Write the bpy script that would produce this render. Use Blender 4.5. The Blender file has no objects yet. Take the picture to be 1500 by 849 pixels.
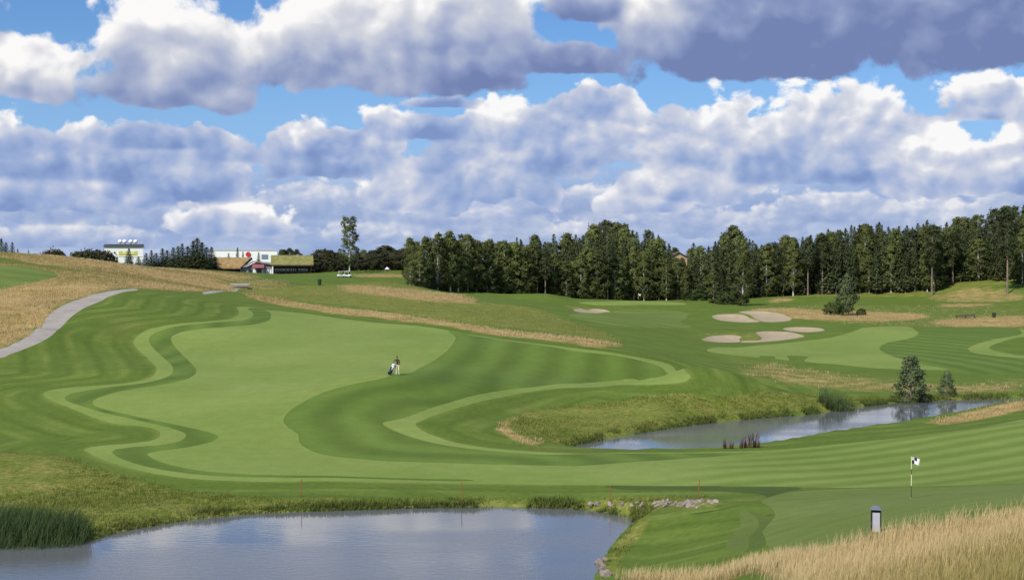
import bpy, bmesh, math, random
import numpy as np
from mathutils import Vector, Matrix
from mathutils.geometry import delaunay_2d_cdt

random.seed(7); rng = np.random.default_rng(7)
scn = bpy.context.scene
COL = scn.collection
R = math.radians

# ------------------------------------------------------------------ camera
cd = bpy.data.cameras.new('camera'); cam = bpy.data.objects.new('camera', cd); COL.objects.link(cam)
cd.sensor_width = 36; cd.lens = 2060 / 1500 * 36; cd.clip_start = 0.5; cd.clip_end = 20000
cam.location = (0, 0, 15)
cam.rotation_euler = (R(90) - math.atan(32.5 / 2060), 0, 0)
scn.camera = cam

# ------------------------------------------------------------------ sun, exposure
SUN_EL, SUN_AZ = 43.0, 213.0         # azimuth measured clockwise from +Y: behind and to the left of the camera
sd = bpy.data.lights.new('sun', 'SUN'); sd.energy = 4.8; sd.angle = R(0.5); sd.color = (1.0, 0.95, 0.86)
sun = bpy.data.objects.new('sun', sd); COL.objects.link(sun)
sv = Vector((math.sin(R(SUN_AZ)) * math.cos(R(SUN_EL)), math.cos(R(SUN_AZ)) * math.cos(R(SUN_EL)), math.sin(R(SUN_EL))))
sun.rotation_euler = sv.to_track_quat('Z', 'Y').to_euler(); sun.location = (-60, -60, 80)
vs = scn.view_settings
vs.view_transform = 'Standard'; vs.look = 'None'; vs.gamma = 1; vs.use_curve_mapping = False; vs.exposure = 0.0

# ------------------------------------------------------------------ world: Nishita sky behind layers of cumulus, all in compass directions
class NT:
    """small helper that writes node trees"""
    def __init__(self, tree): self.t = tree; self.n = tree.nodes; self.l = tree.links
    def new(self, typ, **kw):
        n = self.n.new(typ)
        for k, v in kw.items(): setattr(n, k, v)
        return n
    def put(self, sock, v):
        if v is None: return
        if hasattr(v, 'is_output'): self.l.new(v, sock)
        else: sock.default_value = v
    def m(self, op, a, b=None, c=None, clamp=False):
        n = self.new('ShaderNodeMath', operation=op, use_clamp=clamp)
        for i, v in enumerate((a, b, c)): self.put(n.inputs[i], v)
        return n.outputs[0]
    def v(self, op, a, b=None, c=None):
        n = self.new('ShaderNodeVectorMath', operation=op)
        for i, v in enumerate((a, b, c)):
            if v is not None: self.put(n.inputs[i], v)
        return n.outputs['Value'] if op in ('LENGTH', 'DOT_PRODUCT') else n.outputs[0]
    def ss(self, x, a, b, lo=0.0, hi=1.0):
        n = self.new('ShaderNodeMapRange', interpolation_type='SMOOTHSTEP')
        self.put(n.inputs[0], x); self.put(n.inputs[1], a); self.put(n.inputs[2], b); self.put(n.inputs[3], lo); self.put(n.inputs[4], hi)
        return n.outputs[0]
    def mix(self, f, a, b, blend='MIX'):
        n = self.new('ShaderNodeMix', data_type='RGBA', blend_type=blend, clamp_factor=True)
        self.put(n.inputs[0], f)
        for s, c in ((n.inputs[6], a), (n.inputs[7], b)):
            self.put(s, c if hasattr(c, 'is_output') else (*c, 1) if len(c) == 3 else c)
        return n.outputs[2]
    def noise(self, vec, scale, detail=4, rough=.5, dist=0.0, dims='3D', w=None):
        n = self.new('ShaderNodeTexNoise', noise_dimensions=dims)
        self.put(n.inputs['Vector'], vec); n.inputs['Scale'].default_value = scale; n.inputs['Detail'].default_value = detail
        n.inputs['Roughness'].default_value = rough; n.inputs['Distortion'].default_value = dist
        return n.outputs[0]
    def ramp(self, f, stops, interp='LINEAR'):
        n = self.new('ShaderNodeValToRGB'); self.put(n.inputs[0], f); r = n.color_ramp; r.interpolation = interp
        while len(r.elements) < len(stops): r.elements.new(.5)
        for e, (p, c) in zip(r.elements, stops): e.position = p; e.color = (*c, 1) if len(c) == 3 else c
        return n.outputs[0]
    def attr(self, name):
        n = self.new('ShaderNodeAttribute', attribute_name=name); return n.outputs['Fac']
    def xyz(self, v):
        n = self.new('ShaderNodeSeparateXYZ'); self.put(n.inputs[0], v); return n.outputs
    def vec(self, x, y, z=0.0):
        n = self.new('ShaderNodeCombineXYZ')
        for s, q in zip(n.inputs, (x, y, z)): self.put(s, q)
        return n.outputs[0]

world = bpy.data.worlds.new('World'); scn.world = world; world.use_nodes = True
world.cycles.sampling_method = 'MANUAL'; world.cycles.sample_map_resolution = 512
def build_sky():
    world.node_tree.nodes.clear()
    g = NT(world.node_tree)
    out = g.new('ShaderNodeOutputWorld'); bg = g.new('ShaderNodeBackground'); g.l.new(bg.outputs[0], out.inputs[0])
    bg.inputs[1].default_value = 0.1
    sky = g.new('ShaderNodeTexSky', sky_type='NISHITA', sun_disc=False)
    sky.sun_elevation = R(SUN_EL); sky.sun_rotation = R(SUN_AZ); sky.altitude = 100; sky.air_density = 1.0; sky.dust_density = 0.3; sky.ozone_density = 2.0
    tc = g.new('ShaderNodeTexCoord').outputs['Generated']
    d = g.xyz(g.v('NORMALIZE', tc))
    az = g.m('ARCTAN2', d[0], d[1]); el = g.m('ARCSINE', d[2])
    u = g.m('MULTIPLY', az, 20.6); v = g.m('MULTIPLY', g.m('ABSOLUTE', el), 20.6)
    P = g.vec(u, v, 0.0)
    col = g.mix(1.0, sky.outputs[0], (0.55, 0.80, 1.13), 'MULTIPLY')
    col = g.mix(g.ss(v, 3.6, 0.0), col, (3.0, 4.9, 8.2))
    def layer(col, ells, sc, stretch, amp, edge, pal, seed, relief, tops):
        P0 = g.v('MULTIPLY_ADD', col, (1e-8, 1e-8, 0), P)     # evaluated one layer after the other
        Q = g.v('MULTIPLY_ADD', P0, (1.0, stretch, 0.0), (seed, seed * 1.7, 0))
        wob = g.new('ShaderNodeTexNoise', noise_dimensions='2D'); g.put(wob.inputs['Vector'], Q); wob.inputs['Scale'].default_value = sc * .8; wob.inputs['Detail'].default_value = 3
        Qw = g.v('MULTIPLY_ADD', g.v('SUBTRACT', wob.outputs[1], (.5, .5, .5)), (.35 / sc, .35 / sc, 0), Q)
        def vor(vec, scale, det):
            vo = g.new('ShaderNodeTexVoronoi', feature='SMOOTH_F1', voronoi_dimensions='2D'); g.put(vo.inputs['Vector'], vec)
            vo.inputs['Scale'].default_value = scale; vo.inputs['Detail'].default_value = det; vo.inputs['Roughness'].default_value = .5
            vo.inputs['Smoothness'].default_value = .5
            return g.m('SUBTRACT', .62, vo.outputs['Distance'])
        n0 = g.m('ADD', g.m('MULTIPLY', g.noise(Qw, sc, 9, .60, 0.0, '2D'), 1.2), g.m('MULTIPLY', vor(Qw, sc * 1.5, 2), .45))
        def rel(vec):
            return g.m('ADD', g.m('MULTIPLY', g.noise(vec, sc * .8, 8, .52, 0.0, '2D'), 1.15), g.m('MULTIPLY', vor(vec, sc * 1.6, 2), .52))
        lit = g.m('SUBTRACT', rel(Qw), rel(g.v('ADD', Qw, (-.16 / sc, .17 / sc, 0))))
        lit2 = g.m('SUBTRACT', g.noise(Qw, sc * .45, 1, .5, 0, '2D'), g.noise(g.v('ADD', Qw, (-.5 / sc, .5 / sc, 0)), sc * .45, 1, .5, 0, '2D'))
        num = None
        for (cx, cy, rx, ry, tone, cut) in ells:
            a = math.atan((cx - 750) / 2060); cu = a * 20.6; cv = math.atan((392 - cy) / 2060 * math.cos(a)) * 20.6
            Pi = P0 if num is None else g.v('MULTIPLY_ADD', den, (1e-9, 1e-9, 0), P0)
            q = g.v('MULTIPLY', g.v('SUBTRACT', Pi, (cu, cv, 0)), (100 / rx, 100 / ry, 1))
            qy = g.xyz(q)[1]
            f = g.m('SUBTRACT', 1.0, g.v('LENGTH', q))
            f = g.m('SMOOTH_MIN', f, g.m('MULTIPLY_ADD', qy, 2.6, 2.6 * cut), .25)
            e = g.m('POWER', 2.718, g.m('MULTIPLY', f, 7.0))
            t = g.m('MULTIPLY_ADD', qy, .5, tone)
            et = g.m('MULTIPLY', e, t)
            num, den = (et, e) if num is None else (g.m('ADD', num, et), g.m('ADD', den, e))
        F = g.m('DIVIDE', g.m('LOGARITHM', den, 2.718), 7.0)
        T = g.m('DIVIDE', num, den)
        D = g.m('ADD', F, g.m('MULTIPLY', g.m('SUBTRACT', n0, .58), amp))
        alpha = g.ss(D, 0.0, edge)
        thick = g.ss(D, 0.0, .5)
        br = g.m('ADD', T, g.m('MULTIPLY', lit, relief))
        br = g.m('ADD', br, g.m('MULTIPLY', lit2, relief * .8))
        br = g.m('ADD', br, g.m('MULTIPLY', g.m('SUBTRACT', n0, .72), .35))
        br = g.m('MULTIPLY_ADD', g.m('SUBTRACT', 1.0, thick), tops, br)
        c = g.ramp(br, pal, 'LINEAR')
        return g.mix(alpha, col, c)
    S = 10.0
    def k(*c): return tuple(((x / 255) ** 2.2) for x in c)
    pal_far = [(0.0, k(142, 162, 205)), (.35, k(158, 176, 213)), (.60, k(178, 191, 219)), (.8, k(203, 209, 226)), (1.0, k(230, 231, 237))]
    pal_mid = [(0.0, k(126, 149, 198)), (.28, k(149, 170, 212)), (.52, k(178, 190, 219)), (.76, k(210, 214, 227)), (.95, k(250, 249, 249))]
    pal_top = [(0.0, k(115, 131, 177)), (.25, k(139, 154, 194)), (.50, k(174, 183, 209)), (.74, k(208, 211, 221)), (.95, k(252, 250, 249))]
    sc10 = lambda pal: [(p, tuple(x * S for x in c)) for p, c in pal]
    # (centre px, base-ish py, half width, half height, tone, flat cut)
    far = [(30, 312, 95, 40, .44, .45), (160, 302, 85, 44, .62, .45), (265, 318, 90, 32, .48, .5), (350, 335, 95, 44, .66, .5), (470, 305, 120, 46, .50, .45), (560, 345, 120, 24, .52, .6), (690, 325, 130, 36, .50, .5), (820, 345, 110, 26, .54, .6), (830, 300, 110, 34, .44, .5),
           (960, 318, 120, 36, .58, .5), (1100, 335, 140, 30, .48, .5), (1230, 312, 130, 34, .54, .5), (1390, 325, 140, 36, .46, .5), (1510, 300, 90, 40, .5, .5), (100, 350, 160, 24, .5, .6)]
    mid = [(90, 235, 190, 62, .38, .6), (30, 285, 150, 40, .35, .6), (135, 290, 62, 42, .62, .6), (300, 262, 95, 66, .52, .6), (345, 322, 90, 32, .62, .7), (480, 225, 110, 62, .40, .6), (590, 285, 75, 52, .62, .5),
           (700, 255, 130, 84, .50, .55), (830, 215, 120, 80, .47, .6), (1000, 275, 120, 44, .55, .6), (1110, 220, 190, 92, .52, .45), (1260, 190, 110, 72, .58, .6), (1180, 250, 150, 40, .30, .5),
           (1350, 245, 120, 66, .66, .55), (1450, 255, 130, 62, .62, .55), (1450, 150, 90, 46, .60, .6), (940, 300, 90, 22, .6, .6), (865, 160, 75, 48, .45, .5), (235, 205, 120, 34, .34, .5), (615, 190, 95, 36, .42, .5), (725, 195, 90, 44, .52, .5), (330, 225, 70, 34, .56, .5), (640, 152, 60, 16, .3, .5), (-200, 220, 220, 90, .5, .6), (1750, 200, 220, 100, .5, .6)]
    top = [(35, 108, 92, 70, .60, .60), (250, 92, 128, 106, .62, .60), (215, 132, 95, 40, .50, .6), (440, 85, 120, 62, .60, .75), (520, 62, 150, 92, .72, .75), (640, 55, 150, 100, .55, .85), (700, 100, 90, 46, .33, .7),
           (835, 88, 90, 34, .25, .6), (945, 40, 66, 60, .62, .8), (1180, 20, 250, 112, .25, .85), (1420, 10, 240, 110, .20, .95), (1060, 60, 130, 66, .20, .8), (870, 10, 70, 30, .35, .8),
           (300, -110, 260, 70, .5, .6), (760, -150, 260, 80, .4, .6), (1250, -150, 330, 90, .3, .6), (-250, 30, 220, 110, .5, .6), (1800, 60, 260, 100, .4, .6), (60, -220, 300, 80, .5, .6), (900, -330, 900, 130, .42, .8), (0, -300, 800, 120, .45, .8), (760, -160, 500, 80, .5, .8), (350, -420, 400, 100, .5, .6)]  # mostly clouds above the view, added so the pond mirrors paler sky
    veil = g.noise(g.v('MULTIPLY', P, (1, 3.2, 0)), .9, 5, .55, 0, '2D')
    col = g.mix(g.m('MULTIPLY', g.ss(v, 1.9, .9), .92), col, g.ramp(veil, [(.3, tuple(x * S for x in k(146, 166, 209))), (.55, tuple(x * S for x in k(166, 183, 217))), (.75, tuple(x * S for x in k(186, 199, 226)))]))
    col = layer(col, far, 1.7, 1.5, .85, .28, sc10(pal_far), 3.1, .6, .10)
    col = layer(col, mid, 1.0, 1.25, 1.05, .16, sc10(pal_mid), 11.7, .78, .14)
    col = layer(col, top, .75, 1.15, 1.0, .19, sc10(pal_top), 23.4, .62, .10)
    # the rest of the sky (overhead and behind): scattered cumulus
    hi = g.noise(g.v('MULTIPLY', g.v('NORMALIZE', tc), (1, 1, 1.6)), 3.2, 8, .55)
    a = g.m('MULTIPLY', g.ss(hi, .50, .62), g.m('MAXIMUM', g.ss(v, 7.0, 10.0), g.ss(g.m('ABSOLUTE', u), 11.0, 14.0)))
    col = g.mix(a, col, (5.2, 5.5, 6.4))
    g.l.new(col, bg.inputs[0])
build_sky()

# ------------------------------------------------------------------ surveyed ground plan, metres (x to the right, y away from the first viewpoint)
LAY = {'CP':[[-11.32,137.0,4.62],[-10.9,118.0,2.04],[-18.98,122.0,2.66],[-30.63,126.0,2.26],[-46.12,146.0,3.08],[-47.4,130.0,1.86],[-35.03,96.0,0.62],[-27.99,88.5,0.23],[-21.45,98.0,0.79],[-13.13,108.0,0.92],[-11.68,96.0,0.62],[-2.35,96.5,0.54],[4.79,98.5,0.72],[-3.16,130.0,1.86],[-1.16,119.0,1.11],[3.31,136.0,1.25],[10.28,141.0,1.77],[19.58,155.0,3.48],[12.53,172.0,4.3],[-9.52,196.0,5.67],[-8.96,205.0,6.44],[-32.93,226.0,7.54],[-41.53,190.0,6.88],[-41.95,240.0,8.59],[-28.17,232.0,7.9],[-49.07,215.0,8.95],[-38.79,133.0,2.85],[-40.09,150.0,4.21],[-33.46,153.0,4.0],[-28.06,165.0,4.74],[-20.41,140.0,3.57],[-21.79,112.0,1.49],[-29.42,110.0,1.2],[-39.49,116.0,1.01],[-60.12,165.0,4.74],[-54.21,180.0,5.56],[-64.07,203.0,9.28],[-60.32,180.0,7.31],[-60.88,228.0,11.02],[-57.42,215.0,9.99],[-54.62,250.0,10.15],[-58.73,288.0,10.39],[-58.99,300.0,10.92],[-49.61,262.0,9.91],[-62.64,215.0,9.99],[-102.64,282.0,17.74],[-90.54,287.0,16.95],[-77.95,292.0,15.14],[-70.64,297.0,13.85],[-63.04,302.0,12.51],[-91.73,252.0,15.24],[-78.66,216.0,9.97],[-67.03,184.0,6.24],[-80.33,247.0,13.68],[-64.34,192.0,7.73],[-69.13,226.0,11.38],[-69.95,262.0,12.71],[-91.56,262.0,15.89],[-66.91,212.0,10.06],[-38.85,250.0,8.57],[-26.58,238.0,7.95],[-16.46,226.0,7.32],[-5.08,209.0,6.37],[4.78,197.0,5.53],[13.63,187.0,4.74],[-38.28,292.0,9.61],[-40.66,335.0,11.26],[-57.96,398.0,13.07],[-70.77,405.0,13.03],[-29.85,410.0,13.01],[-36.43,395.0,12.7],[-80.53,395.0,12.89],[-5.75,237.0,7.17],[-6.8,280.0,8.34],[-8.83,303.0,8.97],[-25.63,352.0,10.56],[-16.98,318.0,9.13],[-24.45,265.0,8.82],[-16.54,262.0,8.26],[6.36,262.0,5.71],[11.41,235.0,4.96],[1.31,270.0,6.74],[4.81,330.0,6.83],[9.71,400.0,4.9],[20.39,420.0,4.4],[-9.03,372.0,7.05],[35.13,402.0,5.63],[48.8,402.0,5.44],[19.87,372.0,3.62],[16.75,345.0,3.27],[33.51,345.0,3.61],[26.03,268.0,3.55],[28.9,238.0,2.52],[39.46,325.0,3.48],[44.26,268.0,0.94],[38.03,270.0,1.49],[52.42,284.0,1.9],[45.2,282.0,1.99],[56.1,275.0,1.64],[41.66,245.0,0.96],[55.57,286.0,1.94],[64.09,290.0,2.04],[62.66,300.0,2.32],[51.52,312.0,2.58],[46.71,326.0,3.29],[57.95,314.0,2.65],[64.51,324.0,3.36],[60.73,338.0,4.66],[54.17,338.0,4.5],[65.43,385.0,4.72],[54.22,385.0,4.53],[77.69,400.0,4.71],[77.49,420.0,5.82],[95.17,392.0,4.91],[76.92,352.0,3.04],[100.53,345.0,3.27],[104.13,320.0,2.88],[108.55,302.0,2.09],[139.11,382.0,6.1],[140.69,420.0,10.31],[125.53,417.0,6.9],[110.03,412.0,5.6],[144.43,402.0,8.56],[67.79,186.0,0.72],[60.01,190.0,0.88],[50.78,190.0,0.88],[44.82,205.0,1.26],[29.15,200.0,1.59],[34.21,176.0,0.63],[18.96,156.0,0.75],[26.54,156.0,0.75],[68.73,283.0,2.91],[77.23,265.0,2.39],[85.01,250.0,1.89],[56.4,258.0,1.47],[59.32,222.0,1.2],[72.78,214.0,1.17],[41.31,170.0,0.29],[52.13,165.0,0.33],[60.15,165.0,0.33],[35.45,192.0,1.19],[91.86,430.0,6.65],[90.32,372.0,4.52],[23.11,95.0,1.23],[36.08,106.0,2.22],[41.21,113.0,2.47],[31.38,86.0,2.53],[24.35,77.0,2.71],[20.64,72.5,3.11],[13.36,51.5,5.27],[12.02,65.0,2.72],[11.47,76.0,1.76],[16.74,86.0,1.49],[6.53,74.5,0.2],[5.11,70.0,0.07],[8.64,71.0,0.9],[16.18,95.0,1.23],[48.85,134.0,2.23],[40.13,131.0,0.99],[24.08,110.0,0.66],[29.42,110.0,1.2],[11.8,97.0,0.94],[8.57,80.0,1.06],[10.95,90.0,0.99],[18.49,95.0,1.23],[16.79,46.0,7.32],[14.87,47.0,6.7],[13.12,49.0,5.87],[11.9,52.0,4.67],[11.1,57.0,3.46],[8.91,59.0,2.36],[4.68,64.0,0.76],[10.23,28.0,8.77],[9.64,33.0,7.66],[8.77,40.0,6.1],[7.31,50.0,3.87],[13.15,36.0,8.03],[12.27,42.0,6.45],[10.3,47.0,5.21],[19.85,60.0,5.13],[17.76,50.0,6.41],[0.0,0.0,13.3],[-8.0,-2.0,13.2],[8.0,-2.0,13.4],[0.0,-40.0,14.0],[-60.0,-40.0,12.0],[60.0,-40.0,14.0],[0.0,12.0,10.6],[-12.0,12.0,9.8],[8.0,12.0,11.3],[16.0,15.0,11.4],[-10.0,30.0,5.0],[-30.0,30.0,4.0],[0.0,30.0,5.8],[6.0,30.0,7.2],[20.0,20.0,11.0],[35.0,40.0,9.5],[45.0,60.0,7.0],[55.0,90.0,5.0],[60.0,115.0,4.0],[-60.0,40.0,4.0],[-60.0,70.0,2.5],[-65.0,100.0,3.5],[-75.0,140.0,5.0],[-85.0,180.0,8.5],[-95.0,220.0,12.5],[-110.0,270.0,17.0],[-120.0,320.0,17.0],[-100.0,320.0,16.0],[-60.0,340.0,13.5],[-80.0,360.0,14.0],[-130.0,400.0,14.0],[-70.0,450.0,13.0],[0.0,450.0,12.5],[-50.0,520.0,12.5],[-150.0,600.0,12.5],[-20.0,600.0,11.5],[60.0,440.0,5.5],[40.0,440.0,6.0],[90.0,440.0,6.3],[0.0,420.0,10.0],[10.0,380.0,8.0],[20.0,400.0,6.0],[120.0,440.0,9.0],[60.0,520.0,10.0],[20.0,520.0,11.0],[120.0,520.0,12.0],[180.0,500.0,15.0],[60.0,620.0,15.0],[0.0,620.0,13.0],[150.0,620.0,18.0],[100.0,700.0,19.0],[180.0,400.0,12.0],[170.0,440.0,12.5],[200.0,330.0,8.0],[160.0,300.0,3.5],[140.0,250.0,2.5],[120.0,200.0,2.0],[110.0,170.0,1.5],[200.0,200.0,5.0],[200.0,600.0,20.0],[-200.0,200.0,12.0],[-200.0,400.0,14.0],[-200.0,0.0,12.0],[200.0,0.0,12.0],[-85.0,305.0,15.2],[-90.0,270.0,15.6]],
'POND_NEAR':[[-23.7,77.03],[-22.81,79.42],[-20.75,81.96],[-18.5,84.44],[-14.67,86.1],[-9.75,87.07],[-4.7,87.82],[0.43,88.07],[4.66,87.07],[6.44,85.38],[7.79,84.21],[6.95,81.1],[5.84,76.46],[5.04,72.83],[4.54,69.53],[4.14,67.4],[3.2,60.0],[0.0,52.0],[-8.0,47.0],[-22.0,46.0],[-36.0,50.0],[-42.0,60.0],[-41.0,70.0],[-33.0,75.0]],
'POND_FAR':[[4.06,115.96],[5.81,119.56],[9.07,124.39],[13.24,129.63],[19.17,135.92],[25.23,140.25],[30.84,144.19],[36.59,150.53],[42.43,155.86],[50.52,159.91],[58.91,161.58],[75.0,166.0],[85.0,162.0],[82.0,150.0],[66.0,143.0],[48.37,144.19],[42.19,137.74],[34.81,130.18],[27.0,123.39],[20.04,117.73],[13.97,114.88],[8.33,114.24],[5.3,114.66]],
'FAIRWAY':[[-42.98,230.9],[-44.08,228.87],[-44.06,225.32],[-42.72,219.54],[-40.73,208.81],[-40.51,200.17],[-42.84,196.0],[-45.41,193.47],[-47.33,191.08],[-48.85,188.56],[-49.27,184.98],[-49.05,182.15],[-47.52,177.52],[-43.68,167.52],[-39.87,156.3],[-37.64,148.58],[-37.22,144.51],[-37.98,142.08],[-40.04,141.25],[-42.81,141.32],[-45.19,141.59],[-46.39,140.36],[-46.15,138.28],[-44.78,135.15],[-42.29,131.16],[-39.34,127.09],[-36.38,123.35],[-33.8,120.54],[-31.68,119.17],[-30.12,117.6],[-28.97,115.45],[-28.42,113.12],[-28.76,111.22],[-29.9,110.43],[-31.6,110.11],[-32.86,109.55],[-33.03,108.27],[-32.25,106.78],[-30.46,103.8],[-28.59,101.36],[-26.53,99.06],[-24.33,97.05],[-21.92,95.6],[-19.06,94.92],[-16.31,94.69],[-13.47,95.04],[-8.02,94.77],[-2.6,94.27],[2.75,93.26],[6.19,92.41],[9.48,91.03],[13.12,89.25],[13.44,89.09],[15.76,87.85],[17.79,86.75],[20.02,84.66],[22.22,83.82],[24.29,82.74],[26.75,81.24],[28.94,79.3],[48,84],[48,100],[45,112],[43.11,118.23],[38.29,113.9],[35.0,113.76],[31.67,113.44],[28.47,113.61],[25.16,113.28],[21.66,111.91],[18.31,110.93],[14.65,110.47],[11.47,110.15],[8.31,109.99],[6.54,109.01],[3.54,109.06],[0.0,109.81],[-2.7,110.96],[-4.55,112.22],[-6.1,114.12],[-7.44,116.17],[-8.17,118.6],[-7.93,119.41],[-6.62,123.86],[-4.24,130.75],[-1.12,137.79],[2.34,144.3],[6.0,148.06],[9.62,148.42],[10.81,148.33],[14.09,144.94],[16.55,143.9],[18.03,144.53],[18.5,145.47],[18.3,148.29],[19.62,175.54],[17.01,175.03],[13.49,173.54],[9.81,173.02],[7.03,173.71],[3.69,175.41],[1.43,177.22],[-1.47,181.79],[-4.68,192.7],[-8.06,199.2],[-11.5,202.94],[-14.99,205.82],[-20.27,208.7],[-26.18,215.63],[-33.03,226.74],[-38.87,228.72],[-39.09,227.84],[-41.53,231.14]],
'DARK_BAND':[[-42.64,228.08],[-40.14,217.9],[-38.51,207.75],[-38.5,199.84],[-40.93,195.98],[-43.73,192.93],[-45.96,190.54],[-47.31,187.29],[-47.45,183.74],[-46.36,180.06],[-43.6,172.57],[-39.48,160.88],[-36.74,152.25],[-35.6,146.53],[-36.05,142.65],[-37.51,140.33],[-39.94,139.27],[-41.82,138.04],[-42.91,136.52],[-42.81,134.47],[-41.89,132.23],[-39.87,129.49],[-36.8,126.15],[-33.76,123.27],[-30.42,119.56],[-27.91,116.34],[-26.51,113.97],[-26.13,111.94],[-26.47,110.33],[-27.62,109.2],[-29.27,108.76],[-30.46,107.96],[-30.47,106.65],[-30.33,106.47],[-29.48,104.62],[-28.02,102.45],[-25.93,100.01],[-23.95,98.33],[-21.52,96.87],[-18.63,96.19],[-14.48,96.03],[-13.64,96.2],[-8.12,95.9],[-2.63,95.5],[-2.64,95.92],[-8.17,96.49],[-13.74,96.93],[-14.61,96.89],[-18.11,97.13],[-21.06,97.93],[-23.61,99.85],[-25.59,102.09],[-26.84,104.1],[-27.47,105.67],[-27.47,105.77],[-26.81,106.67],[-25.63,107.55],[-24.36,108.91],[-23.51,110.73],[-23.54,112.55],[-24.63,114.27],[-27.14,117.11],[-30.34,120.76],[-34.17,124.78],[-36.64,127.02],[-38.39,129.12],[-39.09,131.12],[-38.81,133.06],[-37.97,135.45],[-36.34,137.62],[-34.64,139.77],[-33.37,143.03],[-33.24,147.11],[-34.02,151.3],[-36.92,160.55],[-41.49,174.3],[-43.87,181.22],[-44.66,184.49],[-43.95,187.22],[-41.96,189.16],[-39.29,191.1],[-36.52,194.48],[-35.15,201.06],[-36.48,212.61],[-39.06,225.51],[-41.44,230.63]],
'DARK_FAIRWAY':[[-8.93,200.52],[-7.9,193.69],[-7.37,179.93],[-7.73,170.46],[-8.7,162.83],[-10.14,152.66],[-10.64,139.75],[-12.46,134.89],[-15.05,132.69],[-17.24,129.74],[-18.79,124.68],[-19.33,120.71],[-19.2,117.88],[-18.37,115.41],[-17.3,113.32],[-16.77,110.65],[-15.81,108.35],[-14.31,106.34],[-11.9,104.88],[-9.25,103.77],[-5.79,103.23],[-1.36,102.4],[4.44,101.35],[4.03,101.06],[7.78,102.95],[12.52,105.74],[17.57,109.0],[19.34,110.23],[17.75,110.17],[12.99,109.75],[6.69,109.2],[2.62,107.81],[-0.88,108.69],[-3.56,109.94],[-6.34,111.7],[-8.29,113.68],[-10.05,115.9],[-10.88,117.77],[-9.52,119.84],[-7.18,126.6],[-5.32,131.41],[-3.31,136.35],[0.0,143.45],[3.62,149.0],[9.12,160.89],[11.97,164.23],[14.83,166.42],[15.09,147.86],[16.06,148.02],[18.84,171.06],[18.2,172.89],[16.26,173.1],[13.68,172.39],[10.29,171.73],[7.52,172.1],[4.79,173.86],[1.43,176.51],[-1.46,180.53],[-4.63,190.68],[-7.04,197.66]],
'GREEN':[[13.94,78.34],[17.16,83.69],[19.82,83.81],[22.0,82.99],[24.06,81.94],[26.49,80.46],[28.62,78.44],[44,80],[40,66],[19.9,54.51],[15.69,46.62],[16.17,55.04],[14.4,54.31],[13.4,53.43],[11.68,50.6],[11.65,55.99],[11.27,60.38],[11.48,64.45],[12.55,69.12],[13.59,72.4],[13.89,75.5]],
'LANE':[[12.72,75.05],[13.16,73.32],[13.41,72.13],[12.11,67.73],[10.99,61.7],[10.37,62.24],[11.51,69.08],[12.37,71.8]],
'LIGHT_LANE':[[12.33,75.55],[12.72,73.96],[12.47,70.79],[11.31,66.63],[10.33,62.33],[9.84,63.67],[10.82,69.25],[11.69,71.84]],
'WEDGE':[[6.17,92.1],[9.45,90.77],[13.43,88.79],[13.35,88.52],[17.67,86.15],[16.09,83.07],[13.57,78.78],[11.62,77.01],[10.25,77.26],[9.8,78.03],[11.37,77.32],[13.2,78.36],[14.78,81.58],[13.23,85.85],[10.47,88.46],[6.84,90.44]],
'BUNKERS':[[[46.96,329.63],[48.89,331.87],[51.57,331.85],[53.94,329.89],[55.02,323.7],[56.12,318.03],[53.72,316.01],[50.28,316.93],[47.68,320.15]],[[54.29,335.41],[57.19,336.45],[60.19,335.01],[62.87,331.96],[64.11,327.28],[64.23,323.09],[62.36,318.37],[59.46,316.62],[56.95,316.92],[56.19,321.37],[55.68,327.57]],[[35.2,260.34],[38.34,272.14],[41.06,275.65],[43.92,276.8],[44.79,274.43],[43.76,270.77],[43.47,267.66],[42.48,264.97],[38.09,258.51],[35.79,256.98]],[[49.25,282.97],[52.29,285.81],[55.27,284.49],[56.65,277.66],[56.94,273.67],[54.28,270.35],[50.77,267.96],[47.04,266.52],[43.41,264.9],[44.24,268.89],[47.24,270.12],[48.56,273.14]],[[56.92,295.43],[59.53,298.93],[62.78,298.28],[64.9,294.76],[61.8,282.76],[59.45,282.45],[57.76,287.7]],[[12.68,292.21],[14.11,300.65],[21.2,374.17],[25.16,374.51],[19.76,301.45],[16.39,289.35],[13.44,286.37]]],
'TEE':[[-104,252],[-92.46,253.99],[-89.88,255.55],[-86.49,254.8],[-82.72,252.84],[-80.11,248.12],[-78.73,241.55],[-79.21,233.32],[-80.88,228.3],[-81.91,224.95],[-96,222],[-108,232]],
'PATH':[[-75,150],[-61.29,168.22],[-60.78,171.46],[-60.45,174.78],[-60.75,179.51],[-64.42,194.6],[-65.26,201.68],[-65.75,208.77],[-66.33,219.15],[-65.23,224.67],[-64.1,230.55],[-63.29,237.09],[-62.11,232.65],[-62.71,225.57],[-63.02,218.91],[-61.95,209.78],[-61.63,201.95],[-61.24,195.93],[-60.33,189.27],[-58.2,178.44],[-58.19,173.8],[-58.62,170.09],[-59.27,166.03],[-59.48,163.22],[-74,141]],
'PATH_BEYOND':[[-56.19,255.18],[-56.73,269.66],[-58.45,300.7],[-57.69,296.82],[-54.78,263.48],[-55.27,252.39]],
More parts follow.
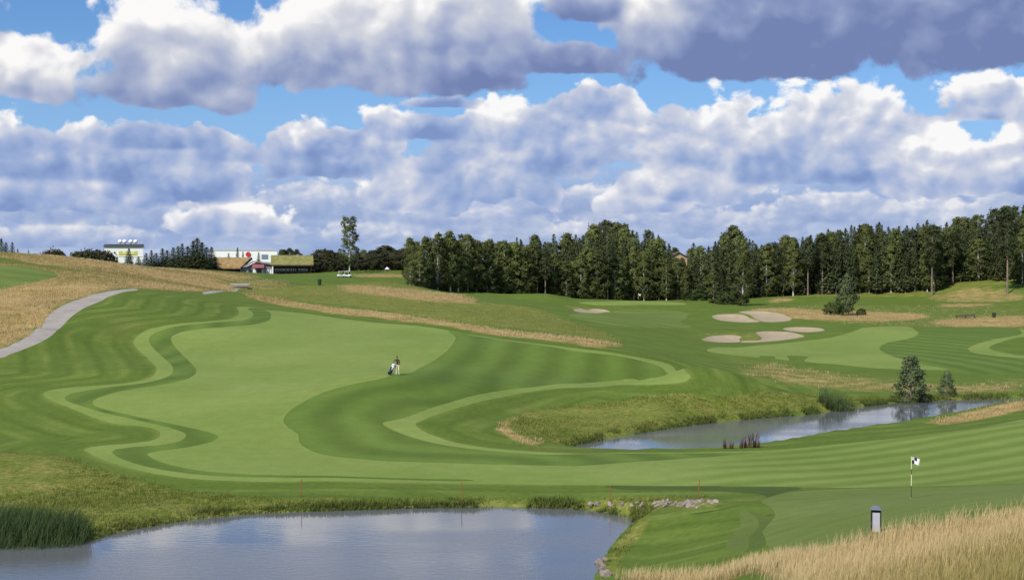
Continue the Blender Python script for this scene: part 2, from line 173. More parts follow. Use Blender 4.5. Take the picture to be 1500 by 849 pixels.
'RIGHT_FAIRWAY':[[30.47,216.24],[36.56,237.63],[45.64,256.22],[54.35,262.22],[60.45,266.67],[67.53,276.21],[76.17,294.05],[82.42,297.69],[78.97,275.57],[77.28,267.24],[73.27,258.57],[67.0,250.76],[63.44,242.42],[61.15,231.65],[59.19,216.27],[58.97,202.27],[60.2,195.6],[60.4,193.21],[55.01,194.08],[50.72,195.72],[47.16,200.79],[43.16,205.01],[45.37,217.15],[43.06,217.92],[40.83,208.03],[39.48,210.15],[40.05,215.04],[38.21,215.46],[37.01,211.62],[33.9,213.58]],
'RIGHT_DARK':[[79.06,273.41],[90.09,292.88],[100.47,302.73],[107.21,303.77],[104.93,289.97],[95.37,265.33],[86.74,253.87],[79.27,241.75],[75.9,233.76],[74.58,224.66],[76.08,218.51],[78.34,214.98],[92,215],[90,195],[69.1,189.61],[63.62,187.01],[60.31,190.94],[60.2,195.6],[58.97,202.27],[59.19,216.27],[61.15,231.65],[63.44,242.42],[67.0,250.76],[73.27,258.57],[77.28,267.24]],
'RIGHT_RING':[[107.23,295.94],[96.35,266.84],[86.74,253.87],[79.27,241.75],[75.9,233.76],[74.58,224.66],[76.08,218.51],[78.34,214.98],[92,222],[92,228],[80.31,220.39],[79.24,225.47],[79.45,233.07],[81.39,239.35],[86.62,248.82],[94.87,260.42],[100,262],[108,285],[107.91,296.22]],
'FAR_GREEN':[[18.05,378.12],[28.45,390.55],[38.62,397.69],[47.61,394.8],[47.8,388.55],[34.28,385.13],[21.47,378.93]],
'FAR_FAIRWAY':[[10.97,270.96],[14.4,287.04],[28.59,375.8],[38.4,376.59],[44.59,367.28],[41.06,329.41],[36.02,300.68],[36.85,288.15],[32.21,280.17],[23.74,266.58],[18.34,263.48],[13.39,266.72]],
'MASKS':{'straw':[[1.0,2.5,[[-72.0,262.0],[-100.0,275.0],[-120.0,330.0],[-60.0,330.0],[-63.32,301.01],[-60.06,299.52],[-56.75,260.6],[-63.23,241.32],[-64.8,233.08],[-66.05,223.71],[-66.32,210.56],[-65.48,202.35],[-60.95,180.09],[-60.87,171.71],[-61.42,168.56],[-75.0,155.0],[-110.0,160.0],[-130.0,250.0]]],[1.0,1.2,[[-50.11,264.64],[-44.36,261.04],[-36.64,251.51],[-26.58,237.95],[-16.46,225.99],[-5.08,208.99],[4.86,199.91],[12.73,201.58],[14.89,197.78],[10.72,176.49],[2.66,182.63],[-5.86,201.04],[-16.55,213.03],[-27.47,226.27],[-37.19,239.32],[-47.06,255.08]]],[0.85,3,[[-38.72,332.34],[-30.83,334.22],[-17.66,330.75],[-8.45,290.08],[-6.85,282.01],[-7.93,272.2],[-16.98,269.07],[-25.73,278.91],[-38.08,313.77]]],[0.9,3,[[-43.96,393.77],[-29.76,408.75],[-29.16,400.53],[-42.96,384.74]]],[0.95,2,[[65.49,372.56],[77.55,371.41],[87.92,362.08],[101.96,349.92],[97.09,332.07],[85.19,318.92],[70.22,321.29],[60.64,328.58]]],[0.8,3,[[98.74,325.3],[123.1,337.98],[111.52,306.15],[93.74,296.92],[91.84,304.98]]],[0.8,2,[[117.49,384.07],[129.7,381.59],[127.77,374.82],[114.7,374.94]]],[0.9,2,[[76.18,416.15],[82.88,419.4],[81.9,411.39],[74.77,405.25]]],[0.5,4,[[30.4,189.6],[37.39,202.52],[45.04,185.37],[55.69,176.28],[66.56,182.6],[60.49,165.94],[51.21,162.09],[40.34,165.98],[33.8,173.89],[29.49,178.49]]],[0.9,0.8,[[-1.32,123.08],[0.63,129.8],[-0.48,122.55],[1.14,117.7],[2.77,114.0],[1.64,112.38],[-0.28,116.47]]],[1.0,0.7,[[15.86,43.43],[14.75,43.92],[13.46,45.87],[12.74,46.72],[11.81,47.08],[10.87,47.09],[10.35,51.46],[10.09,57.05],[8.87,58.75],[6.38,62.38],[4.81,63.74],[8.0,55.0],[8.0,40.0],[4.0,25.0],[0.0,10.0],[-20.0,0.0],[-20.0,-20.0],[60.0,-20.0],[60.0,40.0],[40.0,60.0]]],[1.0,1.2,[[37.6,127.83],[43.19,132.59],[49.51,135.81],[46.79,128.33],[42.18,125.74],[37.95,123.9]]],[0.5,3,[[-62.79,293.96],[-60.84,313.33],[-51.79,323.28],[-48.75,308.97],[-54.98,297.99]]],[0.3,7,[[75.1,386.63],[102.13,382.4],[137.26,379.43],[98.33,271.73],[87.17,280.42],[73.18,301.33],[67.93,317.9]]],[0.3,3,[[-40.0,104.0],[-38.31,105.31],[-32.7,102.64],[-29.44,96.06],[-28.35,85.66],[-30.67,84.26]]],[0.6,5,[[123.17,415.87],[136.22,418.8],[144.64,397.21],[139.11,381.99],[123.13,390.12]]]],
'wild':[[1.0,1.5,[[-0.89,122.16],[3.3,135.96],[10.22,140.11],[20.69,141.85],[24.67,145.04],[28.8,148.14],[42.55,159.15],[59.05,161.97],[90.0,170.0],[75.0,160.0],[52.47,144.51],[66.0,143.0],[78.65,147.3],[85.33,157.84],[78.41,165.55],[66.11,164.01],[53.72,160.68],[42.43,155.86],[33.17,146.62],[22.18,138.19],[12.11,128.3],[4.06,115.96]]],[1.0,1.2,[[-45.0,110.0],[-36.0,104.0],[-38.93,106.71],[-34.08,104.56],[-28.11,97.94],[-22.56,92.74],[-17.34,89.06],[-10.76,88.46],[-2.16,88.92],[4.7,87.81],[10.36,85.13],[11.84,82.48],[11.19,77.91],[8.12,83.41],[5.0,82.0],[-5.0,80.0],[-30.0,70.0],[-45.0,75.0]]],[0.7,3,[[-56.33,297.48],[-40.09,330.29],[-27.24,374.07],[-8.16,280.16],[4.1,281.35],[12.22,251.67],[15.31,210.1],[-5.19,213.74],[-30.4,250.44],[-45.11,265.46]]],[1.0,0.5,[[7.75,83.77],[7.8,78.95],[6.37,74.71],[5.43,70.59],[4.89,66.87],[4.34,66.44],[4.84,71.02],[5.69,75.44],[6.79,79.69]]],[0.8,5,[[30,410],[60,425],[150,415],[200,430],[200,520],[0,520],[-10,400]]],[0.9,2,[[70.96,324.7],[89.5,341.29],[82.27,313.69],[69.46,317.82]]],[0.9,0.7,[[34.44,258.75],[37.75,274.33],[41.86,281.02],[45.62,281.78],[45.73,278.24],[43.97,277.13],[41.16,276.34],[38.29,272.45]]],[0.9,0.7,[[44.12,271.94],[45.59,278.21],[48.05,282.63],[49.09,282.01],[48.47,273.15],[47.16,269.7],[44.49,269.37]]],[0.9,0.7,[[46.63,331.07],[49.45,335.68],[52.98,333.99],[53.61,331.18],[51.63,332.26],[48.95,332.31]]],[0.9,0.7,[[54.06,336.67],[54.47,334.82],[55.68,326.02],[56.71,319.93],[55.52,317.57],[54.27,325.49]]],[0.9,0.6,[[56.79,297.27],[60.01,301.37],[65.06,297.69],[62.67,297.76],[59.42,298.36]]],[0.9,0.7,[[12.44,293.33],[17.51,373.06],[25.23,375.62],[21.21,374.4],[14.05,299.21]]]]}}
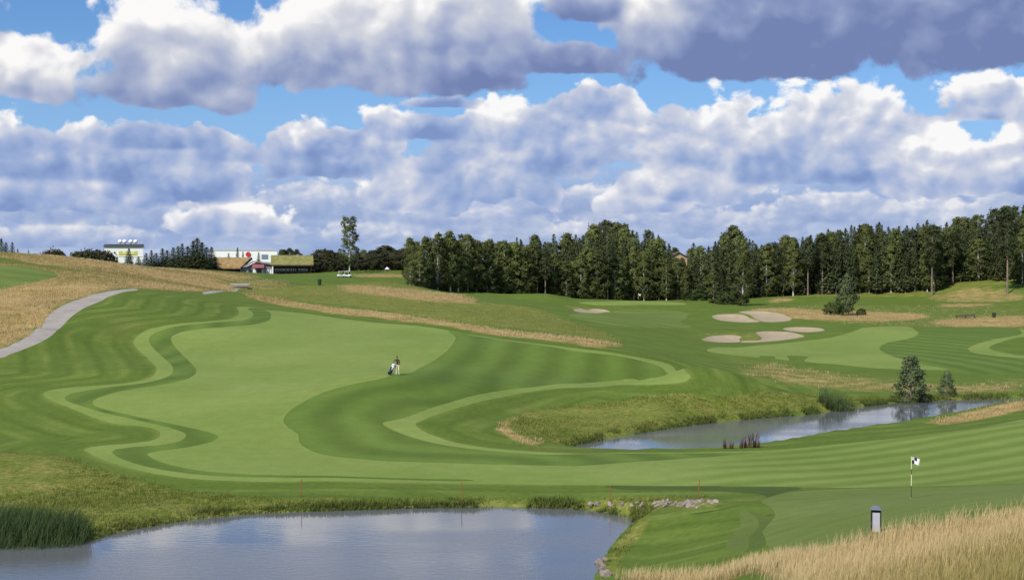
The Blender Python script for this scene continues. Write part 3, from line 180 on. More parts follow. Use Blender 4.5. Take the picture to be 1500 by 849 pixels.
SITE = {"TREES": [["birch", -31.4, 432.5, 6.1, 1.31, 0, 4], ["birch", -26.2, 361.4, 6.2, 1.23, 0, 0], ["spruce", -27.2, 377.0, 10.7, 0.97, 0, 2], ["birch", -26.1, 371.0, 10.7, 1.23, 0, 1], ["birch", -33.1, 473.9, 9.3, 1.1, 0, 5], ["birch", -27.3, 401.0, 9.2, 1.33, 0, 3], ["birch", -24.0, 366.7, 9.4, 1.4, 0, 0], ["spruce", -25.3, 393.0, 10.0, 1.12, 0, 2], ["birch", -23.2, 378.0, 13.3, 1.27, 0, 1], ["spruce", -25.0, 409.8, 8.7, 1.08, 0, 3], ["spruce", -26.0, 438.4, 7.5, 1.06, 0, 4], ["spruce", -21.8, 371.2, 9.6, 0.99, 0, 0], ["spruce", -22.7, 385.6, 12.3, 1.09, 0, 2], ["spruce", -22.2, 383.6, 13.4, 1.05, 0, 1], ["spruce", -28.7, 496.5, 9.8, 1.23, 0, 5], ["spruce", -22.1, 416.3, 9.7, 1.13, 0, 3], ["birch", -19.8, 374.6, 15.0, 1.03, 0, 0], ["birch", -20.5, 399.7, 9.9, 1.25, 0, 2], ["birch", -22.0, 446.7, 10.2, 1.29, 0, 4], ["spruce", -18.5, 383.4, 13.6, 1.22, 0, 1], ["spruce", -18.4, 414.0, 12.1, 1.1, 0, 3], ["birch", -16.6, 378.0, 16.0, 1.11, 0, 0], ["spruce", -17.4, 394.9, 11.3, 1.08, 0, 2], ["birch", -16.8, 391.9, 13.4, 1.05, 0, 1], ["spruce", -19.3, 457.6, 7.1, 1.15, 0, 4], ["birch", -20.1, 495.5, 11.1, 1.26, 0, 5], ["birch", -14.6, 381.1, 13.6, 1.32, 0, 0], ["birch", -15.2, 399.2, 11.0, 1.21, 0, 2], ["spruce", -15.1, 426.4, 9.9, 1.13, 0, 3], ["birch", -13.7, 393.2, 13.4, 1.07, 0, 1], ["spruce", -15.5, 458.6, 9.1, 0.93, 0, 4], ["birch", -15.9, 500.5, 10.6, 1.28, 0, 5], ["birch", -12.2, 387.0, 15.4, 1.2, 0, 0], ["birch", -12.8, 408.8, 9.5, 1.23, 0, 2], ["spruce", -11.1, 391.3, 13.2, 0.95, 0, 1], ["spruce", -10.8, 421.7, 9.8, 1.09, 0, 3], ["birch", -9.8, 389.3, 13.8, 1.33, 0, 0], ["spruce", -10.7, 468.9, 8.0, 1.0, 0, 4], ["spruce", -9.1, 406.4, 12.9, 1.05, 0, 2], ["birch", -8.2, 396.5, 13.5, 1.22, 0, 1], ["spruce", -8.0, 431.8, 7.3, 0.93, 0, 3], ["spruce", -6.9, 391.0, 14.3, 1.17, 0, 0], ["birch", -6.4, 398.8, 14.5, 1.29, 0, 1], ["birch", -6.4, 418.4, 10.5, 1.07, 0, 2], ["spruce", -7.9, 522.8, 11.1, 1.25, 0, 5], ["birch", -6.7, 469.9, 9.7, 1.25, 0, 4], ["spruce", -6.1, 427.5, 10.8, 1.18, 0, 3], ["birch", -4.2, 398.4, 10.1, 1.28, 1, 0], ["birch", -3.8, 406.4, 13.9, 1.15, 1, 1], ["spruce", -3.1, 415.1, 12.4, 1.03, 1, 2], ["birch", -2.2, 398.7, 15.1, 1.08, 1, 0], ["birch", -1.6, 467.5, 9.6, 1.27, 1, 4], ["spruce", -1.4, 438.8, 10.7, 1.01, 1, 3], ["spruce", -1.0, 408.1, 14.5, 1.04, 1, 1], ["birch", 0.5, 410.3, 13.9, 1.34, 1, 1], ["birch", 0.7, 416.7, 13.2, 1.03, 1, 2], ["birch", 0.8, 401.2, 15.3, 1.26, 1, 0], ["spruce", 1.8, 519.4, 14.7, 1.13, 1, 5], ["spruce", 2.9, 479.1, 12.7, 1.21, 1, 4], ["birch", 2.9, 437.4, 10.4, 1.14, 1, 3], ["spruce", 2.7, 408.8, 16.0, 1.19, 1, 1], ["birch", 2.9, 401.9, 14.7, 1.17, 1, 0], ["spruce", 3.2, 419.6, 13.2, 0.95, 1, 2], ["spruce", 4.9, 438.1, 11.4, 1.03, 1, 3], ["birch", 5.1, 406.4, 15.3, 1.23, 1, 0], ["spruce", 5.2, 413.0, 14.8, 1.2, 1, 1], ["spruce", 8.5, 535.1, 15.9, 1.16, 1, 5], ["birch", 7.0, 431.9, 15.5, 1.18, 1, 2], ["spruce", 8.0, 482.9, 12.3, 1.04, 1, 4], ["pine", 7.3, 405.7, 14.6, 1.02, 1, 0], ["spruce", 8.7, 451.8, 13.5, 1.06, 1, 3], ["spruce", 8.1, 414.4, 16.0, 1.13, 1, 1], ["spruce", 9.6, 424.2, 14.5, 1.26, 1, 2], ["pine", 9.6, 405.5, 14.6, 1.02, 1, 0], ["spruce", 9.9, 418.9, 16.2, 1.26, 1, 1], ["birch", 12.4, 481.3, 12.1, 1.07, 1, 4], ["spruce", 12.5, 443.6, 13.0, 1.06, 1, 3], ["spruce", 12.8, 431.8, 17.7, 1.2, 1, 2], ["birch", 12.5, 412.7, 13.5, 1.38, 1, 0], ["spruce", 16.7, 530.2, 14.0, 1.14, 1, 5], ["spruce", 13.3, 418.7, 16.2, 1.29, 1, 1], ["spruce", 15.7, 422.6, 16.6, 1.19, 1, 1], ["spruce", 18.3, 480.7, 13.9, 1.18, 1, 4], ["birch", 16.7, 435.6, 17.9, 1.21, 1, 2], ["birch", 15.9, 411.5, 11.8, 1.35, 1, 0], ["pine", 17.7, 451.2, 13.3, 1.14, 1, 3], ["spruce", 17.3, 421.7, 17.0, 1.08, 1, 1], ["birch", 22.8, 534.0, 13.9, 1.12, 1, 5], ["birch", 18.2, 415.7, 12.1, 1.25, 1, 0], ["spruce", 19.6, 432.0, 19.0, 0.96, 1, 2], ["birch", 21.3, 454.0, 14.1, 1.07, 1, 3], ["spruce", 23.7, 493.4, 15.1, 1.13, 1, 4], ["spruce", 20.4, 417.9, 17.7, 1.08, 1, 1], ["birch", 20.2, 413.7, 14.1, 1.22, 1, 0], ["spruce", 22.2, 439.7, 17.7, 1.05, 1, 2], ["birch", 22.4, 416.4, 16.5, 1.24, 1, 0], ["spruce", 25.1, 453.2, 14.7, 1.11, 1, 3], ["spruce", 27.6, 496.7, 16.6, 1.07, 1, 4], ["spruce", 24.2, 428.4, 18.9, 1.15, 1, 1], ["spruce", 24.7, 431.9, 17.6, 1.18, 1, 2], ["birch", 31.7, 542.7, 20.1, 1.24, 1, 5], ["broadleaf", 35.0, 592, 19.1, 1.1, 1, 4], ["birch", 25.0, 417.1, 15.6, 1.14, 1, 0], ["spruce", 26.6, 424.7, 20.6, 1.27, 1, 1], ["spruce", 28.9, 455.3, 16.6, 1.1, 1, 3], ["spruce", 28.5, 438.1, 19.9, 1.12, 1, 2], ["spruce", 33.0, 502.7, 19.2, 1.15, 1, 4], ["broadleaf", 39.4, 590, 21.3, 1.2, 1, 4], ["pine", 28.4, 418.1, 18.0, 0.91, 1, 0], ["spruce", 30.0, 431.3, 20.0, 1.14, 1, 1], ["spruce", 37.3, 533.2, 19.7, 1.14, 1, 5], ["spruce", 31.7, 446.1, 20.2, 1.2, 1, 2], ["spruce", 34.1, 469.1, 18.8, 1.15, 1, 3], ["birch", 31.0, 421.8, 14.2, 1.15, 1, 0], ["broadleaf", 44.1, 596, 20.2, 1.1, 1, 4], ["birch", 37.1, 495.0, 20.6, 1.32, 1, 4], ["spruce", 36.4, 464.5, 20.7, 1.02, 1, 3], ["spruce", 34.4, 435.1, 19.0, 1.27, 1, 1], ["birch", 35.7, 449.5, 20.4, 1.05, 1, 2], ["spruce", 33.9, 425.8, 16.1, 0.94, 1, 0], ["spruce", 40.9, 504.2, 16.4, 1.24, 1, 4], ["spruce", 46.7, 548.9, 16.6, 0.91, 1, 5], ["spruce", 38.4, 448.7, 20.3, 1.25, 1, 2], ["birch", 37.6, 437.8, 18.3, 1.02, 1, 1], ["birch", 37.2, 428.9, 16.6, 1.09, 1, 0], ["spruce", 43.7, 500.6, 15.6, 1.07, 1, 4], ["spruce", 41.2, 465.1, 19.1, 1.06, 1, 3], ["spruce", 38.8, 432.9, 18.5, 1.11, 1, 1], ["spruce", 41.5, 450.2, 16.5, 1.09, 1, 2], ["birch", 40.0, 426.1, 14.8, 1.04, 1, 0], ["birch", 48.5, 504.8, 15.5, 1.15, 1, 4], ["spruce", 41.8, 434.2, 18.2, 1.06, 1, 1], ["pine", 45.7, 470.7, 19.3, 1.11, 1, 3], ["birch", 42.3, 429.0, 16.1, 1.34, 1, 0], ["spruce", 45.0, 449.1, 19.8, 1.05, 1, 2], ["birch", 44.9, 438.0, 18.0, 1.21, 1, 1], ["spruce", 57.4, 551.8, 16.6, 0.98, 1, 5], ["birch", 44.8, 428.9, 12.9, 1.09, 1, 0], ["spruce", 49.2, 470.0, 17.8, 1.24, 1, 3], ["birch", 47.5, 449.2, 17.6, 1.11, 1, 2], ["spruce", 53.8, 496.9, 15.4, 1.16, 1, 4], ["birch", 46.8, 426.1, 12.4, 1.11, 1, 0], ["spruce", 48.1, 431.5, 17.4, 0.96, 1, 1], ["spruce", 52.2, 465.9, 14.9, 1.18, 1, 3], ["birch", 51.0, 443.5, 12.0, 1.29, 1, 2], ["birch", 63.2, 548.4, 10.5, 1.17, 1, 5], ["pine", 58.6, 504.3, 12.8, 1.11, 1, 4], ["birch", 50.6, 433.4, 12.4, 1.07, 1, 1], ["birch", 50.7, 429.8, 12.5, 1.17, 1, 0], ["spruce", 52.9, 445.2, 11.9, 1.25, 1, 2], ["spruce", 56.4, 467.5, 10.7, 1.09, 1, 3], ["birch", 52.4, 433.0, 12.4, 1.01, 1, 1], ["birch", 52.8, 427.8, 9.0, 1.17, 1, 0], ["birch", 64.5, 509.8, 12.0, 1.3, 1, 4], ["spruce", 55.8, 437.2, 15.8, 1.06, 2, 1], ["spruce", 57.3, 446.2, 15.2, 1.12, 2, 2], ["spruce", 70.1, 544.2, 11.5, 1.23, 2, 5], ["spruce", 60.7, 470.4, 16.2, 1.2, 2, 3], ["spruce", 57.0, 430.5, 15.3, 0.97, 2, 1], ["spruce", 67.3, 502.0, 13.9, 1.04, 2, 4], ["birch", 59.3, 441.0, 15.9, 1.15, 2, 2], ["spruce", 62.3, 446.3, 15.1, 1.12, 2, 2], ["spruce", 63.9, 457.1, 15.8, 1.3, 2, 3], ["pine", 60.4, 425.1, 14.8, 1.01, 2, 1], ["birch", 60.6, 423.0, 9.0, 1.39, 2, 0], ["spruce", 66.3, 458.7, 17.4, 1.1, 2, 3], ["pine", 72.6, 501.6, 13.6, 0.96, 2, 4], ["spruce", 64.3, 439.5, 17.0, 1.25, 2, 2], ["spruce", 64.5, 433.8, 15.7, 1.01, 2, 1], ["spruce", 79.4, 533.8, 12.5, 1.28, 2, 5], ["spruce", 63.1, 421.9, 7.4, 1.29, 2, 0], ["pine", 76.7, 506.5, 15.4, 1.01, 2, 4], ["birch", 71.3, 464.5, 18.8, 1.15, 2, 3], ["spruce", 65.5, 425.8, 9.8, 0.95, 2, 0], ["spruce", 68.3, 440.7, 20.4, 1.25, 2, 2], ["spruce", 66.8, 430.7, 17.5, 1.29, 2, 1], ["broadleaf", 73.7, 470, 21.3, 0.9, 2, 4], ["spruce", 80.4, 506.1, 18.4, 0.99, 2, 4], ["birch", 70.7, 442.0, 20.9, 1.21, 2, 2], ["spruce", 68.4, 427.5, 11.1, 1.26, 2, 0], ["spruce", 69.3, 429.9, 17.8, 0.91, 2, 1], ["spruce", 90.4, 549.8, 14.8, 1.24, 2, 5], ["birch", 63.0, 384, 14.1, 1.0, 2, 0], ["birch", 72.3, 438.9, 17.2, 1.19, 2, 1], ["spruce", 78.5, 473.7, 16.7, 0.99, 2, 3], ["birch", 70.8, 425.0, 9.3, 1.2, 2, 0], ["spruce", 76.4, 452.7, 18.2, 0.95, 2, 2], ["spruce", 73.4, 429.6, 14.8, 1.14, 2, 0], ["spruce", 80.7, 471.6, 16.9, 1.09, 2, 3], ["spruce", 86.6, 500.6, 14.4, 1.13, 2, 4], ["spruce", 76.9, 442.4, 16.5, 1.14, 2, 1], ["birch", 94.9, 540.6, 10.3, 1.01, 2, 5], ["spruce", 76.2, 433.3, 12.8, 0.92, 2, 0], ["spruce", 80.1, 451.3, 16.4, 1.23, 2, 2], ["birch", 78.7, 435.1, 15.8, 1.32, 2, 0], ["spruce", 86.0, 474.6, 14.2, 1.19, 2, 3], ["spruce", 80.0, 439.3, 15.4, 1.06, 2, 1], ["birch", 92.9, 509.7, 13.5, 1.22, 2, 4], ["spruce", 82.1, 448.0, 16.4, 1.29, 2, 2], ["pine", 82.7, 446.1, 16.7, 1.19, 3, 1], ["spruce", 82.1, 436.7, 16.5, 1.13, 3, 0], ["spruce", 102.8, 546.1, 11.4, 1.15, 3, 5], ["birch", 85.2, 451.4, 15.0, 1.12, 3, 2], ["spruce", 92.3, 481.5, 15.0, 1.21, 3, 3], ["birch", 98.1, 508.3, 12.2, 1.07, 3, 4], ["spruce", 83.9, 434.5, 13.1, 1.07, 3, 0], ["spruce", 86.9, 447.9, 16.9, 0.99, 3, 1], ["birch", 89.2, 459.1, 18.1, 1.3, 3, 2], ["spruce", 95.2, 478.7, 15.6, 1.07, 3, 3], ["birch", 86.9, 434.5, 17.5, 1.02, 3, 0], ["pine", 88.9, 443.5, 17.9, 1.14, 3, 1], ["spruce", 92.1, 455.8, 16.0, 1.16, 3, 2], ["spruce", 104.4, 516.1, 14.3, 1.24, 3, 4], ["spruce", 112.8, 554.1, 11.3, 0.96, 3, 5], ["spruce", 89.6, 435.9, 12.5, 1.1, 3, 0], ["spruce", 99.4, 481.8, 15.1, 1.11, 3, 3], ["spruce", 92.3, 446.9, 18.3, 0.91, 3, 1], ["spruce", 100.8, 481.0, 16.6, 1.29, 3, 3], ["pine", 90.9, 432, 17.5, 1, 3, 0], ["spruce", 96.5, 456.6, 18.0, 0.94, 3, 2], ["spruce", 95.3, 449.4, 18.5, 1.24, 3, 1], ["spruce", 93.1, 438.8, 12.9, 1.02, 3, 0], ["spruce", 107.7, 507.2, 16.3, 1.1, 3, 4], ["spruce", 95.3, 437.9, 17.7, 1.19, 3, 0], ["birch", 106.1, 483.7, 16.7, 1.13, 3, 3], ["birch", 98.7, 449.1, 18.2, 1.29, 3, 1], ["birch", 101.8, 463.0, 16.0, 1.07, 3, 2], ["spruce", 114.3, 519.7, 13.4, 1.02, 3, 4], ["pine", 95.8, 434, 18.3, 1, 3, 0], ["spruce", 123.0, 547.5, 16.8, 1.18, 3, 5], ["spruce", 97.8, 434.4, 17.0, 1.16, 3, 0], ["birch", 104.3, 461.1, 17.7, 1.26, 3, 2], ["birch", 99.6, 440.2, 18.8, 1.04, 3, 1], ["spruce", 108.7, 476.5, 17.9, 1.19, 3, 3], ["spruce", 99.6, 432.2, 16.3, 1.15, 3, 0], ["pine", 111.2, 479.3, 18.0, 1.23, 3, 3], ["spruce", 119.9, 515.9, 15.0, 1.0, 3, 4], ["spruce", 102.2, 438.5, 18.8, 0.92, 3, 1], ["spruce", 127.0, 544.8, 15.9, 1.09, 3, 5], ["spruce", 105.5, 451.8, 17.8, 1.15, 3, 2], ["spruce", 104.8, 442.0, 20.0, 1.29, 3, 1], ["spruce", 103.5, 435.9, 16.4, 1.0, 3, 0], ["spruce", 109.4, 457.7, 17.8, 1.07, 3, 2], ["spruce", 112.8, 467.7, 19.9, 0.98, 3, 3], ["spruce", 104.0, 429.3, 16.5, 0.95, 3, 0], ["spruce", 123.5, 507.4, 18.3, 1.2, 3, 4], ["spruce", 107.2, 438.7, 18.5, 1.22, 3, 1], ["spruce", 112.4, 455.1, 20.3, 1.08, 3, 2], ["birch", 107.2, 433.4, 14.7, 1.1, 3, 0], ["birch", 117.7, 468.9, 19.4, 1.11, 3, 3], ["birch", 109.5, 434.5, 19.6, 1.05, 3, 1], ["spruce", 127.6, 506.7, 16.9, 0.93, 3, 4], ["birch", 137.0, 542.4, 17.3, 1.14, 3, 5], ["birch", 109.4, 430.7, 12.8, 1.21, 3, 0], ["spruce", 115.6, 452.6, 19.5, 1.1, 3, 2], ["spruce", 111.0, 433.7, 18.2, 1.09, 3, 1], ["spruce", 110.4, 426.8, 14.6, 1.14, 3, 0], ["spruce", 120.1, 463.3, 19.6, 0.94, 3, 3], ["spruce", 117.8, 451.7, 20.4, 0.99, 3, 2], ["spruce", 131.8, 504.9, 19.4, 1.21, 3, 4], ["spruce", 112.7, 429.2, 17.9, 1.13, 3, 0], ["spruce", 146.2, 556.0, 16.9, 0.97, 3, 5], ["pine", 115.3, 436.4, 17.9, 1.25, 3, 1], ["spruce", 134.1, 501.3, 17.7, 1.21, 4, 4], ["spruce", 118.6, 441.6, 18.1, 1.02, 4, 2], ["birch", 115.6, 428.8, 16.0, 1.05, 4, 0], ["pine", 126.2, 464.3, 15.9, 1.14, 4, 3], ["birch", 118.1, 434.2, 18.5, 1.24, 4, 1], ["spruce", 122.7, 446.2, 18.8, 1.14, 4, 2], ["spruce", 118.1, 428.3, 16.1, 1.22, 4, 0], ["spruce", 128.3, 463.5, 15.6, 0.95, 4, 3], ["spruce", 149.1, 538.4, 13.2, 1.02, 4, 5], ["spruce", 119.2, 426.0, 12.7, 1.12, 4, 0], ["pine", 121.7, 434.2, 17.8, 0.93, 4, 1], ["spruce", 138.3, 492.7, 17.9, 1.23, 4, 4], ["spruce", 125.0, 444.5, 16.1, 1.02, 4, 2], ["pine", 122.2, 429.7, 18.3, 1.07, 4, 1], ["spruce", 132.1, 464.1, 17.6, 1.08, 4, 3], ["spruce", 122.0, 425.6, 14.4, 0.93, 4, 0], ["spruce", 142.1, 492.7, 18.5, 1.16, 4, 4], ["spruce", 129.1, 445.4, 17.6, 1.01, 4, 2], ["birch", 125.6, 430.3, 18.6, 1.13, 4, 1], ["spruce", 156.8, 536.5, 16.9, 1.0, 4, 5], ["spruce", 135.6, 459.6, 19.7, 1.24, 4, 3], ["birch", 125.3, 424.2, 12.8, 1.16, 4, 0], ["spruce", 131.2, 441.0, 15.5, 1.3, 4, 2], ["spruce", 148.6, 499.0, 15.5, 1.25, 4, 4], ["birch", 128.0, 429.7, 18.7, 1.29, 4, 1], ["pine", 124.8, 418, 20.7, 1, 4, 0], ["birch", 126.9, 423.2, 15.7, 1.15, 4, 0], ["spruce", 136.0, 447.6, 17.2, 1.03, 4, 2], ["spruce", 141.6, 465.3, 16.9, 1.05, 4, 3], ["spruce", 132.3, 434.2, 16.6, 1.07, 4, 1], ["spruce", 130.5, 427.5, 16.4, 1.13, 4, 0], ["spruce", 154.1, 499.0, 18.0, 1.15, 4, 4], ["spruce", 166.9, 539.8, 13.6, 1.25, 4, 5], ["birch", 137.6, 444.5, 16.5, 1.15, 4, 2], ["spruce", 144.9, 466.8, 16.7, 0.93, 4, 3], ["birch", 137.6, 439.9, 17.0, 1.16, 4, 1], ["pine", 134.5, 429.2, 15.9, 1.26, 4, 0], ["pine", 141.7, 450.1, 16.7, 1.12, 4, 2], ["birch", 172.5, 545.4, 17.9, 1.16, 4, 5], ["spruce", 137.7, 431.5, 10.5, 1.08, 4, 0], ["birch", 159.8, 500.3, 18.0, 1.22, 4, 4], ["birch", 150.8, 470.8, 19.3, 1.1, 4, 3], ["spruce", 139.9, 436.6, 16.1, 0.94, 4, 1], ["spruce", 146.9, 455.7, 16.5, 1.27, 4, 2], ["spruce", 140.2, 430.4, 14.2, 1.11, 4, 0], ["birch", 155.7, 476.3, 17.7, 1.02, 4, 3], ["spruce", 143.7, 439.2, 16.3, 1.2, 4, 1], ["birch", 184.4, 558.8, 18.3, 1.15, 4, 5], ["birch", 142.3, 429.3, 12.6, 1.34, 4, 0], ["pine", 144.5, 435.5, 16.1, 1.01, 4, 1], ["spruce", 148.7, 447.9, 16.4, 1.09, 4, 2], ["spruce", 167.8, 504.6, 16.4, 1.08, 4, 4], ["spruce", 158.4, 470.4, 18.5, 0.9, 4, 3], ["spruce", 144.8, 429.2, 13.1, 1.01, 4, 0], ["spruce", 146.3, 433.4, 17.3, 1.21, 4, 1], ["spruce", 152.2, 447.3, 16.9, 1.03, 4, 2], ["spruce", 170.0, 497.6, 16.7, 0.96, 4, 4], ["pine", 160.1, 465.5, 21.6, 1.17, 4, 3], ["spruce", 145.8, 423.5, 13.4, 1.21, 4, 0], ["spruce", 150.2, 434.9, 16.3, 0.96, 4, 1], ["spruce", 152.8, 442.4, 18.1, 1.06, 4, 2], ["spruce", 146.5, 421.5, 10.7, 1.13, 4, 0], ["birch", 189.4, 542.4, 15.4, 1.34, 4, 5], ["spruce", 159.3, 453.7, 21.3, 1.19, 4, 3], ["birch", 174.0, 495.4, 22.0, 1.36, 4, 4], ["spruce", 150.5, 427.8, 17.3, 1.24, 4, 1], ["pine", 140.2, 398, 23.2, 1, 4, 0], ["spruce", 153.7, 432.7, 19.6, 1.17, 4, 2], ["spruce", 147.9, 414.4, 10.0, 1.28, 4, 0], ["spruce", 165.7, 463.6, 22.3, 1.29, 4, 3], ["spruce", 153.4, 428.2, 17.4, 1.0, 4, 1], ["spruce", 155.2, 431.4, 19.8, 1.06, 4, 2], ["birch", 149.5, 411.8, 14.7, 1.26, 4, 0], ["spruce", 195.5, 538.3, 17.2, 1.08, 4, 5], ["spruce", 178.5, 491.1, 21.8, 1.25, 4, 4], ["spruce", 153.1, 418.0, 18.3, 0.97, 4, 1], ["birch", 158.1, 430.9, 21.9, 1.19, 4, 2], ["spruce", 168.8, 459.9, 21.9, 0.91, 4, 3], ["birch", 156.0, 423.0, 18.2, 1.31, 4, 1], ["birch", 180.0, 486.7, 22.5, 1.33, 4, 4], ["spruce", 151.9, 410.5, 14.0, 0.98, 4, 0], ["birch", 153.9, 412.4, 15.4, 1.1, 4, 0], ["pine", 163.4, 436.3, 22.5, 1.28, 4, 2], ["spruce", 202.8, 540.4, 21.7, 1.1, 4, 5], ["spruce", 170.7, 453.1, 21.7, 1.17, 4, 3], ["spruce", 156.6, 415.0, 19.3, 1.04, 4, 1], ["spruce", 157.0, 413.5, 18.9, 1.22, 4, 1], ["birch", 155.3, 408.6, 10.6, 1.05, 4, 0], ["birch", 186.0, 487.1, 21.9, 1.32, 4, 4], ["birch", 162.5, 425.6, 20.9, 1.04, 4, 2], ["pine", 173.1, 452.8, 22.3, 1.12, 4, 3], ["spruce", 155.5, 405.1, 13.8, 1.17, 4, 0]],
